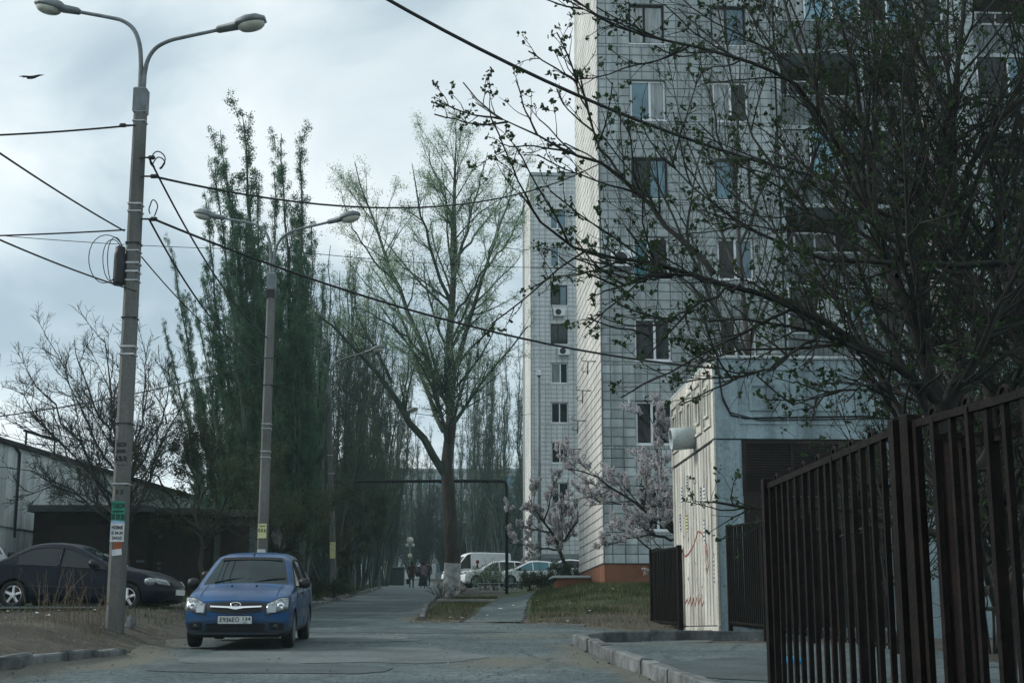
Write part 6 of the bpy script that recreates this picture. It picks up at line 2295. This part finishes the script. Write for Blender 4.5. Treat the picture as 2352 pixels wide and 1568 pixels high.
fan_tree('bare_tree', 'dense dark bare tree behind the round pole, covering the balconies at the right', 20, (2230, 1480),
         [([(2235, 1500), (2230, 1200), (2215, 950), (2200, 700), (2190, 450), (2180, 200), (2180, 0), (2180, -60)], 26, 4), ([(2225, 1100), (2120, 850, -1), (2040, 650, -1.5), (1990, 430, -2), (1960, 240, -2)], 14, 2), ([(2218, 1000), (2300, 800, 1), (2360, 600, 1.5), (2400, 400, 2)], 13, 2),
          ([(2205, 760), (2120, 560, 1), (2060, 380, 1.5), (2030, 180, 2), (2020, 20, 2)], 12, 2), ([(2212, 880), (2100, 760, .5), (1990, 690, .8), (1890, 640, 1)], 11, 2), ([(2195, 560), (2270, 380, -1), (2310, 200, -1.5), (2330, 30, -2)], 11, 2), ([(2190, 420), (2120, 280, -1), (2080, 130, -1.5), (2070, -20, -2)], 9, 2), ([(2222, 1050), (2330, 940, -1), (2400, 860, -1.5)], 10, 2), ([(2220, 1080), (2100, 960, 1), (2000, 900, 1.5), (1930, 820, 2)], 9, 2)],
         77, [(2.6, 38, .34, 7, .25, .11, .5, .010, .7, 4), (4.6, 40, .42, 5, .15, .14, .5, .006, .35, 3), (7.0, 42, .45, 4, .1, .15, .5, .004, .18, 3)], (1500, 3, .02, .035, .6), (M_bark_fg, M_bark_fg, L_bud), .04)
# twiggy shrubs that close the view on the right behind the fence
for lab, Y, bs, sd in (('twiggy shrub behind the near fence, left of the round pole', 16.5, (2080, 1500), 91), ('twiggy shrub behind the near fence, right of the round pole', 15.5, (2290, 1500), 93), ('twiggy shrub by the substation wall at the right edge', 21.0, (2330, 1450), 95)):
    x0, y0 = bs
    lims = [([(x0, y0), (x0 - 5, y0 - 250), (x0 + 10, y0 - 480), (x0, y0 - 700)], 9, 2)]
    rr = random.Random(sd)
    for k in range(7):
        a = rr.uniform(-1, 1)
        lims.append(([(x0 + a * 20, y0), (x0 + a * 70, y0 - 230, rr.uniform(-.5, .5)), (x0 + a * 130, y0 - 430, rr.uniform(-1, 1)), (x0 + a * 200, y0 - rr.uniform(600, 850), rr.uniform(-1, 1))], 7, 1.5))
    fan_tree('shrub', lab, Y, bs, lims, sd, [(3.0, 30, .35, 6, .3, .12, .5, .008, .4, 4), (6.0, 36, .42, 5, .15, .15, .55, .005, .2, 3), (7.0, 40, .42, 4, .1, .16, .6, .0035, .12, 3)], (1500, 3, .02, .035, .6), (M_bark_fg, M_bark_fg, L_bud), .02, 'twiggy shrubs behind the near fence', 'shrub')
# low shrubs on the island
for lab, Y, bs, sd, hh, ww, lf, mt in (('small budding shrub in front of the parked white cars', 73, (1120, 1350), 101, 50, 45, (300, 3, .05, .07, .6), L_spring),
                                       ('second small budding shrub, left of the gas pipe post', 71, (1145, 1352), 103, 45, 35, (250, 3, .05, .07, .6), L_spring),
                                       ('brownish low bush beside the terracotta entrance wall', 58, (1285, 1352), 105, 40, 60, (1800, 3, .05, .06, .6), L_shrub),
                                       ('dark low bush left of the brownish one, by the path end', 60, (1225, 1352), 107, 26, 45, (1600, 3, .05, .06, .6), L_shrub),
                                       ('dry brown weeds round the foot of the forked tree', 64.5, (1020, 1370), 109, 28, 60, None, L_shrub),
                                       ('weedy shrub at the left kerb below the third lamp post', 57, (735, 1378), 111, 45, 70, (1500, 3, .05, .06, .6), L_shrub)):
    x0, y0 = bs
    rr = random.Random(sd)
    lims = []
    for k in range(9):
        a = rr.uniform(-1, 1)
        lims.append(([(x0 + a * ww * .4, y0 + 4), (x0 + a * ww * .7, y0 - hh * .5, rr.uniform(-.5, .5)), (x0 + a * ww, y0 - hh * rr.uniform(.6, 1.1), rr.uniform(-1, 1))], 2.2, .8))
    fan_tree('shrub', lab, Y, bs, lims, sd, [(7.0, 38, .45, 5, .3, .14, .5, .006, .2, 3), (10.0, 40, .45, 4, .2, .16, .6, .004, .12, 3)], lf, (M_twig, M_twig, mt), .03, 'low shrubs on the island', 'shrub')


# -- distant scrub closing the end of the road, and the grass
def scrub(name, label, spots, seed, size, cnt, lm):
    rg = np.random.default_rng(seed)
    parts, lv = [], []
    for (x, y, h, w) in spots:
        z = gz(x, y) - .1
        n = 26
        P = np.zeros((n, 6, 3))
        a = rg.uniform(0, 6.28, n)
        s = rg.uniform(.2, 1, n)
        for k in range(6):
            f = k / 5
            P[:, k, 0] = x + np.cos(a) * s * w * f ** 1.2 + rg.normal(0, .06, n) * k
            P[:, k, 1] = y + np.sin(a) * s * w * f ** 1.2 + rg.normal(0, .06, n) * k
            P[:, k, 2] = z + h * (1 - .35 * s) * f
        Rd = np.linspace(.05, .012, 6)[None].repeat(n, 0)
        L1, R1 = spawn(P, Rd, 2.0, .15, 1, 36, 12, .34, 4, .3, .12, rg, .5, .012, .4)
        L2, R2 = spawn(L1, R1, 4.0, .1, 1, 38, 12, .45, 3, .2, .12, rg, .6, .008, .25)
        parts += [tubes_np(P, Rd, 4), tubes_np(L1, R1, 3), tubes_np(L2, R2, 3)]
        lv.append(leaf_quads(along(L2, cnt, rg, .1, 1, .06), size, rg))
    root = thing(name, label, 'trees', (0, 0, 0))
    V, F = merge(parts)
    a = np_mesh('branches', V, F, M_twig, root)
    V, F = merge(lv)
    b_ = np_mesh('foliage', V, F, lm, root)
    root['kind'] = 'stuff'
    return root


rr = random.Random(5)
scrub('far_scrub', 'brown leafless scrub massed at the end of the road', [(x, 150 + rr.uniform(-8, 8), rr.uniform(7, 11), rr.uniform(2, 3.4)) for x in np.linspace(-20, 6, 15)], 121, .13, 420, L_far)
scrub('verge_scrub', 'dark scrub between the kerb poplar trunks', [(x, y, rr.uniform(2.8, 4.2), rr.uniform(1.0, 1.9)) for x, y in ((-9.2, 57), (-9.6, 63), (-9.4, 69), (-10, 75), (-9.8, 82), (-10.5, 90), (-11.5, 98), (-11, 61), (-12, 70), (-12.5, 80), (-13, 92), (-9, 52), (-12.8, 56), (-15, 66), (-17, 60))], 123, .10, 900, L_shrub)


def blades(name, material, n, region, hmin, hmax, w, seed, lean=.35, kind='stuff', parent=None, off=0.0):
    rg = np.random.default_rng(seed)
    V = np.zeros((n, 3, 3))
    pts = region(n, rg)
    z = np.array([gz(x, y) for x, y in pts]) + off
    h = rg.uniform(hmin, hmax, n)
    a = rg.uniform(0, 6.28, n)
    V[:, 0] = np.stack([pts[:, 0] - w * np.cos(a), pts[:, 1] - w * np.sin(a), z - .03], -1)
    V[:, 1] = np.stack([pts[:, 0] + w * np.cos(a), pts[:, 1] + w * np.sin(a), z - .03], -1)
    b2 = rg.uniform(0, 6.28, n)
    V[:, 2] = np.stack([pts[:, 0] + h * lean * np.cos(b2), pts[:, 1] + h * lean * np.sin(b2), z + h], -1)
    o = np_mesh(name, V.reshape(-1, 3), np.arange(3 * n).reshape(n, 3), material, parent, k=3)
    return tag(o, kind=kind)


def clumpy(x0, x1, y0, y1, keep):
    def f(n, rg):
        out = []
        while len(out) < n:
            x, y = rg.uniform(x0, x1, 4 * n), rg.uniform(y0, y1, 4 * n)
            for a, b in zip(x, y):
                if keep(a, b) > rg.random():
                    out.append((a, b))
                    if len(out) == n:
                        break
        return np.array(out)
    return f


L_grass = leaf_mat('grass_blade', (.045, .075, .030), .3)
L_dry = leaf_mat('dry_grass', (.17, .145, .095), .2)


def on_path(x, y):
    return lerp_table([(34.4, -1.3), (57, -.6)], y) < x < lerp_table([(34.4, .4), (44, .6), (57, 1.0)], y)


def lawn_keep(x, y):
    if on_path(x, y) or (x > 3.7 and y < 35):
        return 0
    c = .5 + .5 * wob(x * 1.7, y * 1.3, .9)
    k = sstep(.25, .75, c) * sstep(33.5, 40, y) + .9 * sstep(40, 44, y)
    return k if x > -.2 else .35 * k


tag(blades('grass', L_grass, 30000, clumpy(-2.4, 5.5, 34, 58, lawn_keep), .04, .17, .011, 131), 'short green lawn grass below the tower', 'grass')
tag(blades('dry_grass', L_dry, 16000, clumpy(-2.4, 4.0, 33.6, 60, lambda x, y: 0 if on_path(x, y) else .5), .04, .16, .008, 133, .7), 'dry straw-coloured grass on the lawn edge', 'grass')
tag(blades('verge_grass', L_dry, 9000, clumpy(-14, -5.9, 15, 30, lambda x, y: sstep(.2, .8, .5 + .5 * wob(x, y, 1.1)) * .8 + .1), .02, .10, .006, 135, 1.2), 'dry grass on the dirt verge', 'grass')
tag(blades('verge_weeds', L_grass, 12000, clumpy(-15, -6.3, 26, 42, lambda x, y: sstep(.1, .8, .5 + .5 * wob(x, y, 1.3)) * (.3 + .7 * sstep(33, 36, y))), .04, .18, .008, 137), 'green weeds on the verge before the garages', 'grass')
tag(blades('kerb_weeds', L_grass, 14000, clumpy(-13, -7.2, 42, 95, lambda x, y: .8 if x < lerp_table(ROAD_L, y) - .5 else 0), .08, .30, .014, 139), 'rank weeds under the kerb poplars', 'grass')

# dead stalks standing by the nearest lamp post
rg = np.random.default_rng(141)
n = 60
base_xy = np.stack([rg.normal(P1.x - .55, .35, n), rg.normal(23.1, .5, n)], -1)
Pk = np.zeros((n, 4, 3))
hh = rg.uniform(.25, .95, n)
d = rg.normal(0, .28, (n, 2))
for k in range(4):
    f = k / 3
    Pk[:, k, 0] = base_xy[:, 0] + d[:, 0] * hh * f * f
    Pk[:, k, 1] = base_xy[:, 1] + d[:, 1] * hh * f * f
    Pk[:, k, 2] = [gz(x, y) for x, y in base_xy] + hh * f
V, F = tubes_np(Pk, np.linspace(.006, .003, 4)[None].repeat(n, 0), 3)
L1, R1 = spawn(Pk, np.full((n, 4), .005), -4, .4, 1, 40, 12, .25, 3, .3, .1, rg, .6, .0025, .06)
V, F = merge([(V, F), tubes_np(L1, R1, 3)])
tag(np_mesh('dead_stalks', V, F, mat('dead_stalk', (.12, .095, .065), .95, .3, 5)), 'thin dead weed stalks beside the nearest lamp post', 'weeds', kind='stuff')


# scattered litter, twigs and pebbles
def scatter(name, label, n, region, material, smin, smax, seed, flat=.35):
    rg = np.random.default_rng(seed)
    pts = region(n, rg)
    Vs, Fs = [], []
    for i, (x, y) in enumerate(pts):
        s = rg.uniform(smin, smax)
        a = rg.uniform(0, 6.28)
        c, sn = math.cos(a), math.sin(a)
        z = gz(x, y) + .03
        q = np.array([(-1, -.5, 0), (.9, -.6, 0), (1.1, .5, 0), (-.8, .6, 0), (-.5, -.2, flat * 2), (.5, -.25, flat * 2.2), (.5, .3, flat * 1.7), (-.4, .3, flat * 2)]) * s * .5
        q = np.stack([x + q[:, 0] * c - q[:, 1] * sn, y + q[:, 0] * sn + q[:, 1] * c, z + q[:, 2]], -1)
        Vs.append(q)
        Fs.append(np.array([(4, 5, 6, 7), (0, 1, 5, 4), (1, 2, 6, 5), (2, 3, 7, 6), (3, 0, 4, 7)]) + 8 * i)
    return tag(np_mesh(name, np.concatenate(Vs), np.concatenate(Fs), material), label, 'litter', kind='stuff')


scatter('paper_scraps', 'white paper scraps scattered over verge and lawn', 70, clumpy(-13, 4, 16, 46, lambda x, y: 1 if (x < -6 or (x > -2 and y > 34)) else 0), M_litter, .03, .11, 151, .15)
scatter('gravel', 'small stones and clods on the road edges', 3600, clumpy(-12, 5, 15, 40, lambda x, y: .9 if x < -5.4 else (.5 if x > -1 else .12)), M_kerb, .012, .05, 153)
scatter('fallen_sticks', 'pale fallen sticks under the kerb poplars', 60, clumpy(-9.5, -6.9, 44, 60, lambda x, y: 1), M_timber, .1, .5, 155, .1)

# thin teal haze volume, added to lift the dark tones and soften distance
hz = MB().box((-420, -45, -3.5), (420, 1230, 40)).build('haze', [])
hm = bpy.data.materials.new('toning_haze')
hm.use_nodes = True
ht = NT(hm.node_tree)
pv = ht.n('ShaderNodeVolumePrincipled', i_Density=.00045)
pv.inputs['Color'].default_value = (.64, .92, .95, 1)
pv.inputs['Anisotropy'].default_value = .2
ht.n('ShaderNodeOutputMaterial', i_Volume=pv.outputs[0])
hz.data.materials.append(hm)
tag(hz, kind='stuff')
